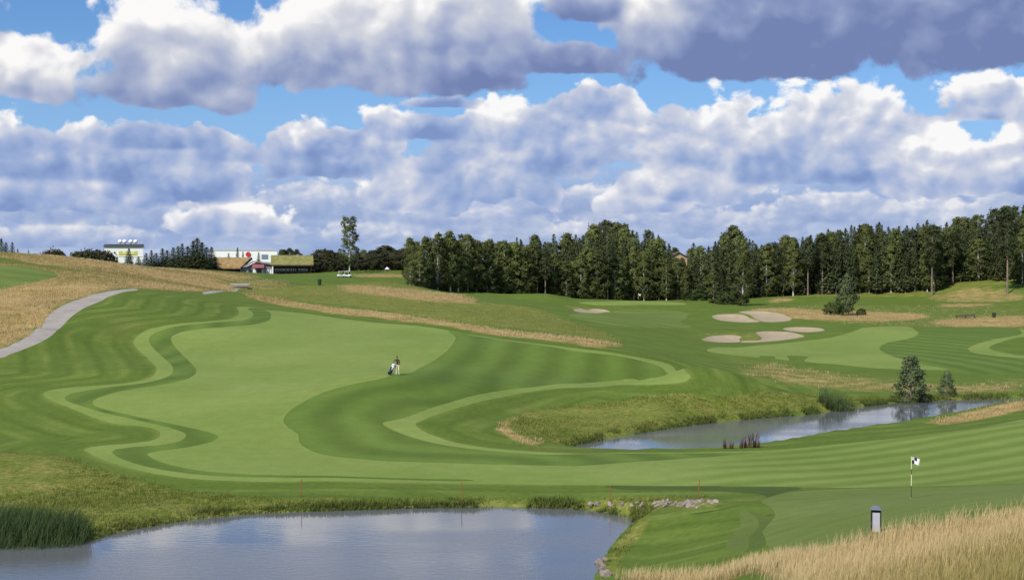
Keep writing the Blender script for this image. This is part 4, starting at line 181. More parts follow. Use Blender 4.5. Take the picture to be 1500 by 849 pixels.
"OTHERS": [["birch_tall", -47.13, 408, 16.17, 1.0, "tall slender birch with white trunk standing alone beside the clubhouse"], ["spruce", -92.93, 350, 3.12, 1.71, "dark spruce in the row between straw hill and clubhouse, first from its left end"], ["spruce", -92.62, 356, 4.27, 1.55, "dark spruce in the row between straw hill and clubhouse, second from its left end"], ["spruce", -89.7, 350, 4.76, 1.55, "dark spruce in the row between straw hill and clubhouse, third from its left end"], ["spruce", -91.04, 360, 4.53, 1.71, "dark spruce in the row between straw hill and clubhouse, fourth from its left end"], ["spruce", -87.48, 352, 5.44, 1.55, "dark spruce in the row between straw hill and clubhouse, fifth from its left end"], ["spruce", -88.74, 362, 5.4, 1.71, "dark spruce in the row between straw hill and clubhouse, sixth from its left end"], ["spruce", -84.75, 352, 5.7, 1.55, "dark spruce in the row between straw hill and clubhouse, seventh from its left end"], ["spruce", -85.45, 360, 6.44, 1.71, "dark spruce in the row between straw hill and clubhouse, eighth from its left end"], ["spruce", -82.53, 352, 6.8, 1.55, "dark spruce in the row between straw hill and clubhouse, ninth from its left end"], ["spruce", -82.54, 358, 6.42, 1.86, "dark spruce in the row between straw hill and clubhouse, tenth from its left end"], ["spruce", -79.34, 350, 7.48, 1.78, "dark spruce in the row between straw hill and clubhouse, eleventh from its left end"], ["spruce", -79.66, 356, 8.47, 2.02, "dark spruce in the row between straw hill and clubhouse, twelfth from its left end"], ["spruce", -77.13, 350, 7.21, 1.86, "dark spruce in the row between straw hill and clubhouse, thirteenth from its left end"], ["spruce", -78.55, 362, 6.55, 1.71, "dark spruce in the row between straw hill and clubhouse, fourteenth from its left end"], ["spruce", -79.45, 372, 7.04, 1.4, "dark spruce in the row between straw hill and clubhouse, fifteenth from its left end"], ["spruce", -77.07, 365, 4.26, 1.86, "dark spruce in the row between straw hill and clubhouse, sixteenth from its left end"], ["spruce", -89.86, 330, 4.49, 1.1, "lone pointed spruce standing before the tall white building"], ["spruce", -90.87, 320, 1.97, 0.9, "tiny dark spruce before the left half of the tall white building"], ["spruce", -89.78, 320, 1.74, 0.8, "tiny dark spruce nearest the lone pointed spruce before the white building"], ["spruce", -137.97, 380, 8.15, 1.3, "dark spruce cut by the left edge of the photo"], ["spruce", -138.12, 384, 7.44, 1.2, "second dark spruce from the left edge on the straw hill"], ["spruce", -135.02, 380, 7.28, 1.1, "slim dark spruce, third from the left edge on the straw hill"], ["spruce", -134.95, 384, 5.63, 1.0, "low dark spruce, right end of the group at the left edge"], ["spruce", -137.47, 400, 5.93, 0.8, "tiny single spruce standing alone on the straw hill skyline"], ["broadleaf", -144.38, 440, 6.58, 1.0, "small bush on the hill skyline, first of the bushes right of the tiny spruce"], ["broadleaf", -142.46, 440, 7.02, 1.0, "small bush on the hill skyline, second right of the tiny spruce"], ["broadleaf", -136.05, 440, 6.22, 1.0, "low dark bush left of the tall white building, first in its row"], ["broadleaf", -135.56, 444, 6.77, 1.0, "low dark bush left of the tall white building, second in its row"], ["broadleaf", -131.99, 440, 7.12, 1.0, "low dark bush left of the tall white building, third in its row"], ["broadleaf", -131.84, 446, 6.64, 1.0, "low dark bush left of the tall white building, fourth in its row"], ["broadleaf", -128.36, 440, 6.94, 1.0, "low dark bush touching the left side of the tall white building"], ["spruce", -94.68, 470, 7.44, 0.9, "dark spruce behind the straw coloured turf roof, leftmost of four"], ["spruce", -91.71, 470, 9.24, 0.9, "tallest spruce behind the straw coloured turf roof"], ["spruce", -90.65, 474, 7.91, 0.9, "spruce behind the clubhouse just left of the red round sign"], ["spruce", -84.64, 470, 7.56, 0.9, "dark spruce behind the red porch roof of the clubhouse"], ["broadleaf", -73.17, 450, 7.77, 1.1, "dark rounded tree behind the green turf roof, first of three from the left"], ["broadleaf", -72.0, 455, 8.25, 1.1, "dark rounded tree behind the green turf roof, second of three from the left"], ["broadleaf", -69.02, 450, 7.64, 1.1, "dark rounded tree behind the green turf roof, third of three from the left"], ["broadleaf", -62.86, 436, 5.41, 1.9, "first dark leafy tree in the line between clubhouse and wood, counted from the clubhouse"], ["spruce", -62.36, 440, 6.09, 1.5, "first dark spruce in the line between clubhouse and wood, counted from the clubhouse"], ["broadleaf", -60.6, 432, 5.69, 1.9, "second dark leafy tree in the line between clubhouse and wood, counted from the clubhouse"], ["spruce", -62.75, 452, 7.63, 1.5, "second dark spruce in the line between clubhouse and wood, counted from the clubhouse"], ["spruce", -59.68, 436, 5.91, 1.5, "third dark spruce in the line between clubhouse and wood, counted from the clubhouse"], ["broadleaf", -60.4, 446, 7.19, 1.9, "third dark leafy tree in the line between clubhouse and wood, counted from the clubhouse"], ["spruce", -60.52, 455, 8.03, 1.5, "fourth dark spruce in the line between clubhouse and wood, counted from the clubhouse"], ["broadleaf", -57.09, 434, 5.78, 1.9, "fourth dark leafy tree in the line between clubhouse and wood, counted from the clubhouse"], ["broadleaf", -57.46, 445, 6.82, 1.9, "fifth dark leafy tree in the line between clubhouse and wood, counted from the clubhouse"], ["spruce", -55.15, 432, 5.26, 1.5, "fifth dark spruce in the line between clubhouse and wood, counted from the clubhouse"], ["broadleaf", -56.57, 450, 6.22, 1.9, "sixth dark leafy tree in the line between clubhouse and wood, counted from the clubhouse"], ["broadleaf", -53.97, 436, 5.04, 1.9, "seventh dark leafy tree in the line between clubhouse and wood, counted from the clubhouse"], ["broadleaf", -54.34, 446, 5.61, 1.9, "eighth dark leafy tree in the line between clubhouse and wood, counted from the clubhouse"], ["broadleaf", -51.38, 432, 4.91, 1.9, "ninth dark leafy tree in the line between clubhouse and wood, counted from the clubhouse"], ["broadleaf", -49.51, 434, 4.43, 1.9, "tenth dark leafy tree in the line between clubhouse and wood, counted from the clubhouse"], ["broadleaf", -49.79, 446, 5.41, 1.9, "eleventh dark leafy tree in the line between clubhouse and wood, counted from the clubhouse"], ["broadleaf", -47.39, 432, 4.57, 1.9, "twelfth dark leafy tree in the line between clubhouse and wood, counted from the clubhouse"], ["spruce", -48.71, 452, 6.12, 1.5, "sixth dark spruce in the line between clubhouse and wood, counted from the clubhouse"], ["birch", -47.19, 448, 6.64, 1.5, "first dark birch in the line between clubhouse and wood, counted from the clubhouse"], ["broadleaf", -45.08, 436, 4.71, 1.9, "thirteenth dark leafy tree in the line between clubhouse and wood, counted from the clubhouse"], ["broadleaf", -46.16, 455, 5.64, 1.9, "fourteenth dark leafy tree in the line between clubhouse and wood, counted from the clubhouse"], ["broadleaf", -42.99, 432, 4.45, 1.9, "fifteenth dark leafy tree in the line between clubhouse and wood, counted from the clubhouse"], ["broadleaf", -44.12, 450, 6.34, 1.9, "sixteenth dark leafy tree in the line between clubhouse and wood, counted from the clubhouse"], ["broadleaf", -41.69, 436, 5.04, 1.9, "seventeenth dark leafy tree in the line between clubhouse and wood, counted from the clubhouse"], ["birch", -43.13, 458, 7.16, 1.5, "second dark birch in the line between clubhouse and wood, counted from the clubhouse"], ["broadleaf", -39.84, 432, 5.23, 1.9, "eighteenth dark leafy tree in the line between clubhouse and wood, counted from the clubhouse"], ["broadleaf", -41.03, 452, 7.82, 1.9, "nineteenth dark leafy tree in the line between clubhouse and wood, counted from the clubhouse"], ["broadleaf", -40.19, 460, 7.58, 1.9, "twentieth dark leafy tree in the line between clubhouse and wood, counted from the clubhouse"], ["broadleaf", -37.08, 434, 5.18, 1.9, "twenty-first dark leafy tree in the line between clubhouse and wood, counted from the clubhouse"], ["broadleaf", -37.74, 452, 6.42, 1.9, "twenty-second dark leafy tree in the line between clubhouse and wood, counted from the clubhouse"], ["broadleaf", -35.23, 432, 4.77, 1.9, "twenty-third dark leafy tree in the line between clubhouse and wood, counted from the clubhouse"], ["spruce", -36.3, 456, 6.04, 1.5, "seventh dark spruce in the line between clubhouse and wood, counted from the clubhouse"], ["broadleaf", -33.86, 436, 5.14, 1.9, "twenty-fourth dark leafy tree in the line between clubhouse and wood, counted from the clubhouse"], ["broadleaf", -35.43, 462, 7.1, 1.9, "twenty-fifth dark leafy tree in the line between clubhouse and wood, counted from the clubhouse"], ["broadleaf", -32.08, 432, 5.62, 1.9, "twenty-sixth dark leafy tree in the line between clubhouse and wood, counted from the clubhouse"], ["birch", -32.04, 440, 9.82, 1.5, "third dark birch in the line between clubhouse and wood, counted from the clubhouse"], ["birch", -30.24, 445, 8.81, 1.5, "fourth dark birch in the line between clubhouse and wood, counted from the clubhouse"], ["young", 83.01, 349, 10.13, 1.0, "small leafy tree standing alone on the straw patch before the wood"], ["bush", 79.5, 347, 3.18, 1.0, "dark low bush at the left foot of the small lone tree"], ["bush", 86.98, 350, 1.72, 0.8, "dark low bush at the right foot of the small lone tree"], ["bush", 54.78, 418, 3.28, 1.3, "bright green bush filling the gap between the two woods"], ["bush", 60.13, 392, 3.25, 1.6, "low dark bush at the wood edge left of the white birch trunk"], ["waterside", 44.58, 157, 5.0, 1.12, "larger cone shaped bush on the far bank of the upper pond"], ["waterside", 49.86, 161, 2.72, 1.1, "smaller cone shaped bush on the far bank of the upper pond"]],
"ROCKS": [[4.92, 87.06], [5.31, 86.86], [6.03, 86.45], [6.13, 86.19], [6.73, 85.8], [7.28, 85.36], [7.63, 85.34], [7.82, 84.96], [7.94, 85.01], [8.61, 84.37], [8.65, 83.25], [9.03, 83.96], [9.32, 83.85], [8.97, 81.96], [9.36, 82.84], [9.65, 82.7], [9.58, 80.86], [9.84, 80.55], [10.13, 81.72], [10.16, 80.73], [10.47, 81.45], [10.35, 79.7], [10.49, 79.1], [10.9, 80.79], [10.89, 79.67], [11.33, 79.96], [11.58, 79.9], [8.82, 84.12], [8.89, 83.38], [9.4, 81.82], [9.82, 81.57], [10.14, 79.87], [10.57, 80.56], [10.78, 80.74], [11.1, 79.88], [11.3, 80.54], [11.39, 79.36], [9.21, 83.12], [10.38, 82.48], [10.32, 80.88]],
"ROCKS2": [[4.42, 71.15], [4.56, 69.86], [4.39, 68.59], [4.75, 71.24], [4.37, 67.64], [4.5, 66.84]],
"STAKES": [[-13.41, 89.21], [-3.2, 88.78], [6.02, 86.5], [11.07, 83.32]],
"PIN": [[20.62, 72.44]],
"BOLLARD": [[13.96, 53.79]],
"PERSON": [[-11.16, 137.05]],
"BAG": [[-11.71, 136.86]],
"FARPIN": [[34.32, 388.38]],
"DOCKS": [[17.2, 113.02], [17.58, 112.97], [18.49, 113.14], [18.86, 113.36], [19.5, 113.56]],
"CARTS": [[-45.24, 372.76], [-44.13, 377.2]],
"BENCH": [[107.81, 330.82], [104.84, 328.06]],
"BIN": [[114.1, 332.78], [-44.03, 321.61]],
"REEDC": [[34.06, 146.86]],
"TENT": [[-37.75, 425]],
"CULVERT": [[-58.15, 300.22]],
"CLUB": [[-72.0, 412]],
"TOWER": [[-165.4, 600]],
"LONG": [[-106.54, 560]],
"HOUSE": [[59.21, 500]],
"MAST": [[32.61, 600]]}

# ---------------------------------------------------------------- terrain height field
def tps_fit(P, Z):
    n = len(P)
    d2 = ((P[:, None, :] - P[None, :, :]) ** 2).sum(-1)
    K = np.where(d2 > 0, 0.5 * d2 * np.log(np.maximum(d2, 1e-12)), 0.0) + 2.0 * np.eye(n)
    A = np.zeros((n + 3, n + 3)); A[:n, :n] = K; A[:n, n] = 1; A[:n, n + 1:] = P; A[n, :n] = 1; A[n + 1:, :n] = P.T
    return np.linalg.solve(A, np.r_[Z, 0, 0, 0])

def tps_eval(P, W, x, y):
    out = np.empty(len(x)); n = len(P)
    for s in range(0, len(x), 8000):
        q = np.c_[x[s:s + 8000], y[s:s + 8000]]
        d2 = ((q[:, None, :] - P[None, :, :]) ** 2).sum(-1)
        out[s:s + 8000] = (0.5 * d2 * np.log(np.maximum(d2, 1e-12))) @ W[:n] + W[n] + q @ W[n + 1:]
    return out

def inside(poly, x, y):
    r = np.zeros(len(x), bool); p = np.asarray(poly); q = np.roll(p, -1, 0)
    for (x0, y0), (x1, y1) in zip(p, q):
        if y0 == y1: continue
        c = ((y0 > y) != (y1 > y)) & (x < (x1 - x0) * (y - y0) / (y1 - y0) + x0)
        r ^= c
    return r

def sdist(poly, x, y):                       # signed distance, negative inside
    d = np.full(len(x), 1e9); p = np.asarray(poly); q = np.roll(p, -1, 0)
    for a, b in zip(p, q):
        ab = b - a; l2 = (ab ** 2).sum()
        if l2 < 1e-9: continue
        t = np.clip(((x - a[0]) * ab[0] + (y - a[1]) * ab[1]) / l2, 0, 1)
        d = np.minimum(d, (x - a[0] - t * ab[0]) ** 2 + (y - a[1] - t * ab[1]) ** 2)
    d = np.sqrt(d)
    return np.where(inside(p, x, y), -d, d)

def smooth(poly, step=1.0):                  # closed Catmull-Rom through the points
    p = np.asarray(poly, float); out = []; n = len(p)
    for i in range(n):
        a, b, c, d = p[i - 1], p[i], p[(i + 1) % n], p[(i + 2) % n]
        L = np.hypot(*(c - b))
        da = max(np.hypot(*(b - a)), 1e-6) ** .5; db = max(L, 1e-6) ** .5; dc = max(np.hypot(*(d - c)), 1e-6) ** .5
        m1 = (c - b) + db * ((b - a) / da - (c - a) / (da + db)); m2 = (c - b) + db * ((d - c) / dc - (d - b) / (db + dc))
        k = max(1, int(L / step))
        for t in np.arange(k) / k:
            out.append((2*t**3-3*t**2+1)*b + (t**3-2*t**2+t)*m1 + (-2*t**3+3*t**2)*c + (t**3-t**2)*m2)
    return np.array(out)

def sstep(a, b, v):
    t = np.clip((v - a) / (b - a), 0, 1); return t * t * (3 - 2 * t)

def height(x, y):
    x = np.atleast_1d(np.asarray(x, float)); y = np.atleast_1d(np.asarray(y, float))
    z = tps_eval(CP, CW, x, y)
    far = sstep(650, 1000, np.hypot(x, y - 60)); z = np.clip(z, 0.2, 26) * (1 - far) + 9.0 * far
    side = sstep(230, 420, np.abs(x)); z = z * (1 - side) + 9.5 * side
    for pond in (POND_NEAR, POND_FAR):
        near = (x > pond[:, 0].min() - 14) & (x < pond[:, 0].max() + 14) & (y > pond[:, 1].min() - 14) & (y < pond[:, 1].max() + 14)
        if not near.any(): continue
        s = sdist(pond, x[near], y[near]); zz = z[near]
        bank = 0.12 + 0.30 * sstep(0, 1.2, s) + 0.06 * np.maximum(s, 0)
        w = sstep(1.0, 9.0, s)
        zz = np.where(s > 0, (1 - w) * np.minimum(np.maximum(zz, bank * .8), bank * 1.6 + .12 * s) + w * np.maximum(zz, 0.4), 0.12 - 1.0 * sstep(0, 1.6, -s))
        z[near] = zz
    return z
# ------------------------------------------------------------------ helpers for objects
def tag(o, label=None, cat=None, group=None, kind=None):
    if label: o['label'] = label
    if cat: o['category'] = cat
    if group: o['group'] = group
    if kind: o['kind'] = kind
    return o

def link(name, me, mats=(), parent=None):
    o = bpy.data.objects.new(name, me); COL.objects.link(o)
    for m in mats: me.materials.append(m)
    if parent is not None: o.parent = parent
    return o

def empty(name, loc, rz=0.0, label=None, cat=None, group=None):
    o = bpy.data.objects.new(name, None); COL.objects.link(o); o.location = loc; o.rotation_euler = (0, 0, rz)
    o.empty_display_size = .3
    return tag(o, label, cat, group)

def np_mesh(name, verts, faces, smooth=True, mi=None, attrs=None):
    """faces: an (n, k) index array, k = 3 or 4"""
    me = bpy.data.meshes.new(name); verts = np.asarray(verts, np.float32); faces = np.asarray(faces, np.int32)
    n, k = faces.shape
    me.vertices.add(len(verts)); me.vertices.foreach_set('co', verts.ravel())
    me.loops.add(n * k); me.loops.foreach_set('vertex_index', faces.ravel())
    me.polygons.add(n); me.polygons.foreach_set('loop_start', np.arange(0, n * k, k, dtype=np.int32))
    me.polygons.foreach_set('use_smooth', np.full(n, smooth, bool))
    if mi is not None: me.polygons.foreach_set('material_index', np.asarray(mi, np.int32))
    for a, v in (attrs or {}).items():
        at = me.attributes.new(a, 'FLOAT', 'POINT'); at.data.foreach_set('value', np.asarray(v, np.float32))
    me.update(calc_edges=True); me.validate(); return me

def mat(name):
    m = bpy.data.materials.new(name); m.use_nodes = True; g = NT(m.node_tree); g.n.clear()
    out = g.new('ShaderNodeOutputMaterial'); b = g.new('ShaderNodeBsdfPrincipled'); g.l.new(b.outputs[0], out.inputs[0])
    b.inputs['Roughness'].default_value = .85; b.inputs['Specular IOR Level'].default_value = .2
    return m, g, b, out

def simple(name, col, rough=.7, var=.12, scale=6.0, spec=.25, metal=0.0, bump=0.0):
    m, g, b, out = mat(name)
    tc = g.new('ShaderNodeTexCoord').outputs['Object']
    n = g.noise(tc, scale, 5, .6)
    f = g.ss(n, .3, .7, 1 - var, 1 + var)
    g.l.new(g.mix(1.0, col, g.vec(f, f, f), 'MULTIPLY'), b.inputs['Base Color'])
    b.inputs['Roughness'].default_value = rough; b.inputs['Specular IOR Level'].default_value = spec; b.inputs['Metallic'].default_value = metal
    if bump:
        bp = g.new('ShaderNodeBump'); bp.inputs['Strength'].default_value = bump; bp.inputs['Distance'].default_value = .05
        g.l.new(n, bp.inputs['Height']); g.l.new(bp.outputs[0], b.inputs['Normal'])
    return m

def vnoise(x, y, s, seed=0):
    """value noise 0..1 on the ground plan"""
    r = np.random.default_rng(seed); T = r.random((64, 64))
    u, v = x / s, y / s; i, j = np.floor(u).astype(int), np.floor(v).astype(int); a, b = u - i, v - j
    a = a * a * (3 - 2 * a); b = b * b * (3 - 2 * b); q = lambda di, dj: T[(i + di) % 64, (j + dj) % 64]
    return (q(0, 0) * (1 - a) + q(1, 0) * a) * (1 - b) + (q(0, 1) * (1 - a) + q(1, 1) * a) * b

# ------------------------------------------------------------------ ground: one triangulation, cut along every mown edge
CP = np.array(LAY['CP'])[:, :2]; CW = tps_fit(CP, np.array(LAY['CP'])[:, 2])
POND_NEAR = smooth(LAY['POND_NEAR'], 1.0); POND_FAR = smooth(LAY['POND_FAR'], 1.5)
SM = {k: smooth(LAY[k], .8) for k in ('FAIRWAY', 'DARK_BAND', 'DARK_FAIRWAY', 'GREEN', 'LANE', 'LIGHT_LANE', 'WEDGE', 'TEE', 'PATH', 'PATH_BEYOND', 'RIGHT_FAIRWAY', 'RIGHT_DARK', 'RIGHT_RING', 'FAR_GREEN', 'FAR_FAIRWAY')}
BUNK = [smooth(b, .8) for b in LAY['BUNKERS']]
def masks(x, y, which):
    out = np.zeros(len(x))
    for w, s, poly in MASKS[which]:
        p = np.array(poly); m = (x > p[:, 0].min() - 4 * s) & (x < p[:, 0].max() + 4 * s) & (y > p[:, 1].min() - 4 * s) & (y < p[:, 1].max() + 4 * s)
        if m.any(): out[m] = np.maximum(out[m], w * (1 - sstep(-s, s, sdist(p, x[m], y[m]))))
    return out
MASKS = {k: [(w, s, smooth(p, 2.0)) for w, s, p in v] for k, v in LAY['MASKS'].items()}

def ground_z(x, y):
    x = np.atleast_1d(np.asarray(x, float)); y = np.atleast_1d(np.asarray(y, float)); z = height(x, y)
    for b in BUNK:
        m = (x > b[:, 0].min() - 6) & (x < b[:, 0].max() + 6) & (y > b[:, 1].min() - 6) & (y < b[:, 1].max() + 6)
        if m.any():
            s = sdist(b, x[m], y[m]); back = sstep(-4, 6, y[m] - b[:, 1].mean())
            z[m] += np.where(s > 0,   .14 * back * np.exp(-(s / 1.8) ** 2), .14 * back * np.exp(-(s / .25) ** 2) - .34 * sstep(0, 1.2, -s))
    return z

def build_ground():
    az = np.r_[np.arange(-80, -24, 3.0), np.arange(-24, 24.01, .33), np.arange(27, 81, 3.0)] * math.pi / 180
    d = np.r_[np.geomspace(7, 700, 370), np.geomspace(720, 9000, 24)]
    A, D = np.meshgrid(az, d); gx, gy = (np.sin(A) * D).ravel(), (np.cos(A) * D).ravel()
    bx, by = np.meshgrid(np.arange(-300, 301, 12.0), np.arange(-120, 8, 8.0)); m = np.hypot(bx, by) > 3
    m &= ~((np.abs(np.arctan2(bx, by)) < 1.40) & (np.hypot(bx, by) > 6.9))
    V = np.r_[np.c_[gx, gy], np.c_[bx[m], by[m]]]
    E = []; allp = [*SM.values(), *BUNK, POND_NEAR, POND_FAR]
    for p in allp:
        n0 = len(V); k = len(p); V = np.r_[V, p]; E += [(n0 + i, n0 + (i + 1) % k) for i in range(k)]
    res = delaunay_2d_cdt([Vector(q) for q in V.tolist()], E, [], 0, 1e-4, False)
    xy = np.array([tuple(v) for v in res[0]]); tri = np.array(res[2], int)
    x, y = xy[:, 0], xy[:, 1]
    z = ground_z(x, y)
    straw, wild = masks(x, y, 'straw'), masks(x, y, 'wild')
    pathsd = np.abs(sdist(SM['PATH'], x, y)) if True else 0
    z += (np.maximum(straw, wild) * (vnoise(x, y, 3.5, 1) - .5) * .22 + np.maximum(straw, wild) * (vnoise(x, y, 11, 2) - .5) * .35) * sstep(0, 4, pathsd) * sstep(300, 200, y)
    band = np.full(len(x), 60.0); m = (np.abs(x) < 140) & (y < 330) & (y > 40); band[m] = sdist(SM['FAIRWAY'], x[m], y[m])
    dband = np.full(len(x), 60.0); edge = np.array(LAY['DARK_FAIRWAY'])[:22]; edge = smooth(np.r_[edge, edge[::-1] + .01], .8); dband[m] = np.abs(sdist(edge, x[m], y[m]))
    cx, cy = x[tri].mean(1), y[tri].mean(1); reg = np.zeros(len(tri), int)
    def paint(poly, code):
        m = (cx > poly[:, 0].min()) & (cx < poly[:, 0].max()) & (cy > poly[:, 1].min()) & (cy < poly[:, 1].max())
        i = np.nonzero(m)[0]; reg[i[inside(poly, cx[i], cy[i])]] = code
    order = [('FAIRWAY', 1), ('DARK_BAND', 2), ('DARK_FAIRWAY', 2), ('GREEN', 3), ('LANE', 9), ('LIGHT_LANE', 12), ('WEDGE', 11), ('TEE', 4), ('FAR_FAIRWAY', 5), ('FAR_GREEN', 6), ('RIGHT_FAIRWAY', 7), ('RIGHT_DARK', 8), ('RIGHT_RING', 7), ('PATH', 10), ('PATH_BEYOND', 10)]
    for k, c in order: paint(SM[k], c)
    for i, b in enumerate(BUNK): paint(b, 20 + i)
    M = dict(ground=mat_ground(), light=mat_mown('light_mown_grass', (.180, .242, .055), 0), dark=mat_mown('dark_mown_grass', (.100, .156, .027), 1),  # light and dark: mowing-direction sheen painted as two base colours
             green=mat_mown('green_grass', (.134, .178, .044), 2), lane=mat_mown('collar_grass', (.088, .126, .026), 3), llane=mat_mown('pale_collar_grass', (.112, .153, .035), 3), hollow=mat_mown('hollow_shadow_grass', (.062, .094, .019), 3), tee=mat_mown('tee_grass', (.125, .175, .038), 4), sand=mat_sand(), path=mat_path())  # hollow: dark semi-rough with the ditch edge's shadow line painted into the grass
    spec = [('ground', [0], ['ground'], 'rolling golf course ground of rough grass, straw and mown banks', 'ground'),
            ('fairway', [1, 2], ['light', 'dark'], 'main fairway with light and dark curving mown bands below the clubhouse', 'fairway'),
            ('fairway', [7, 8], ['light', 'dark'], 'fairway at the right beyond the upper pond, half light and half dark', 'fairway'),
            ('fairway', [5], ['tee'], 'short mown slope in front of the far green and its small bunker', 'fairway'),
            ('putting_green', [3], ['green'], 'near putting green with the checked flag', 'green'),
            ('putting_green', [6], ['light'], 'far putting green on a crest before the wood', 'green'),
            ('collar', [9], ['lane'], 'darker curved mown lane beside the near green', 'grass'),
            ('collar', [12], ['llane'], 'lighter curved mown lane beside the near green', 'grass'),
            ('hollow', [11], ['hollow'], 'grassy hollow, its shadow line painted dark, between the near green and the pale boulders', 'grass'),
            ('tee_lawn', [4], ['tee'], 'mown tee lawn on the straw hill at the left edge', 'lawn'),
            ('cart_path', [10], ['path'], 'pale grey cart path climbing over the bank at the left', 'path')]
    bl = ['left lobe of the upper pair of sand bunkers', 'right and larger lobe of the upper pair of sand bunkers', 'left lobe of the lower sand bunker', 'right lobe of the lower sand bunker', 'thin sand bunker right of and above the lower bunker', 'small sand bunker beside the far green']
    spec += [('bunker', [20 + i], ['sand'], bl[i], 'bunker') for i in range(6)]
    for name, codes, mats, lab, cat in spec:
        f = np.isin(reg, codes); t = tri[f]
        if not len(t): print('no faces', name, codes); continue
        used, inv = np.unique(t, return_inverse=True)
        me = np_mesh(name, np.c_[x, y, z][used], inv.reshape(-1, 3), True, [codes.index(c) for c in reg[f]] if len(codes) == len(mats) else None,
                     dict(straw=straw[used], wild=wild[used], band=band[used], dband=dband[used]))
        o = link(name, me, [M[q] for q in mats]); tag(o, lab, cat, None, 'structure')

def mat_ground():
    m, g, b, out = mat('rough_grass')
    P = g.new('ShaderNodeNewGeometry').outputs['Position']; P2 = g.v('MULTIPLY', P, (1, 1, 0))
    n1 = g.noise(P2, .045, 4, .55); n2 = g.noise(P2, .35, 5, .6); n3 = g.noise(P2, 2.2, 4, .65); n4 = g.noise(P2, .13, 4, .6)
    band = g.attr('band'); straw = g.attr('straw'); wild = g.attr('wild')
    st = g.m('SINE', g.m('MULTIPLY_ADD', band, 1.6, g.m('MULTIPLY', n1, 4.0)))
    st2 = g.m('SINE', g.m('MULTIPLY_ADD', band, 3.9, g.m('MULTIPLY', n4, 3.0))); st = g.m('MULTIPLY_ADD', st2, .55, st)
    st = g.m('MULTIPLY', g.m('MULTIPLY', st, g.ss(band, 34, 20)), g.ss(n4, .3, .6))
    tone = g.m('ADD', g.m('MULTIPLY', st, .26), g.m('MULTIPLY_ADD', n2, .7, g.m('MULTIPLY_ADD', n4, .9, -.32)))
    col = g.ramp(tone, [(0.0, (.071, .109, .016)), (.5, (.101, .150, .025)), (1.0, (.148, .192, .038))])
    dry = g.ss(g.noise(P2, .07, 5, .6), .56, .72); col = g.mix(g.m('MULTIPLY', dry, .35), col, (.17, .16, .05))
    wc = g.ramp(g.m('MULTIPLY_ADD', n3, .55, g.m('MULTIPLY', n2, .5)), [(.30, (.062, .092, .014)), (.46, (.125, .158, .026)), (.60, (.19, .195, .046)), (.78, (.30, .25, .095))])
    col = g.mix(g.ss(g.m('ADD', wild, g.m('MULTIPLY', g.m('SUBTRACT', n2, .5), .8)), .3, .65), col, wc)
    sc = g.ramp(g.m('MULTIPLY_ADD', n2, .6, g.m('MULTIPLY', n4, .45)), [(.30, (.12, .125, .030)), (.42, (.26, .19, .066)), (.56, (.36, .258, .105)), (.8, (.47, .35, .16))])
    col = g.mix(g.ss(g.m('ADD', straw, g.m('MULTIPLY', g.m('SUBTRACT', n2, .5), .9)), .22, .85), col, sc)
    f = g.ss(n3, .25, .75, .86, 1.14); col = g.mix(1.0, col, g.vec(f, f, f), 'MULTIPLY')
    g.l.new(col, b.inputs['Base Color']); b.inputs['Roughness'].default_value = .95; b.inputs['Specular IOR Level'].default_value = .08
    bp = g.new('ShaderNodeBump'); bp.inputs['Strength'].default_value = .5; bp.inputs['Distance'].default_value = .25
    rough = g.m('MAXIMUM', straw, wild); g.l.new(g.m('MULTIPLY', g.m('ADD', n3, n2), g.m('MULTIPLY_ADD', rough, .9, .12)), bp.inputs['Height']); g.l.new(bp.outputs[0], b.inputs['Normal'])
    return m

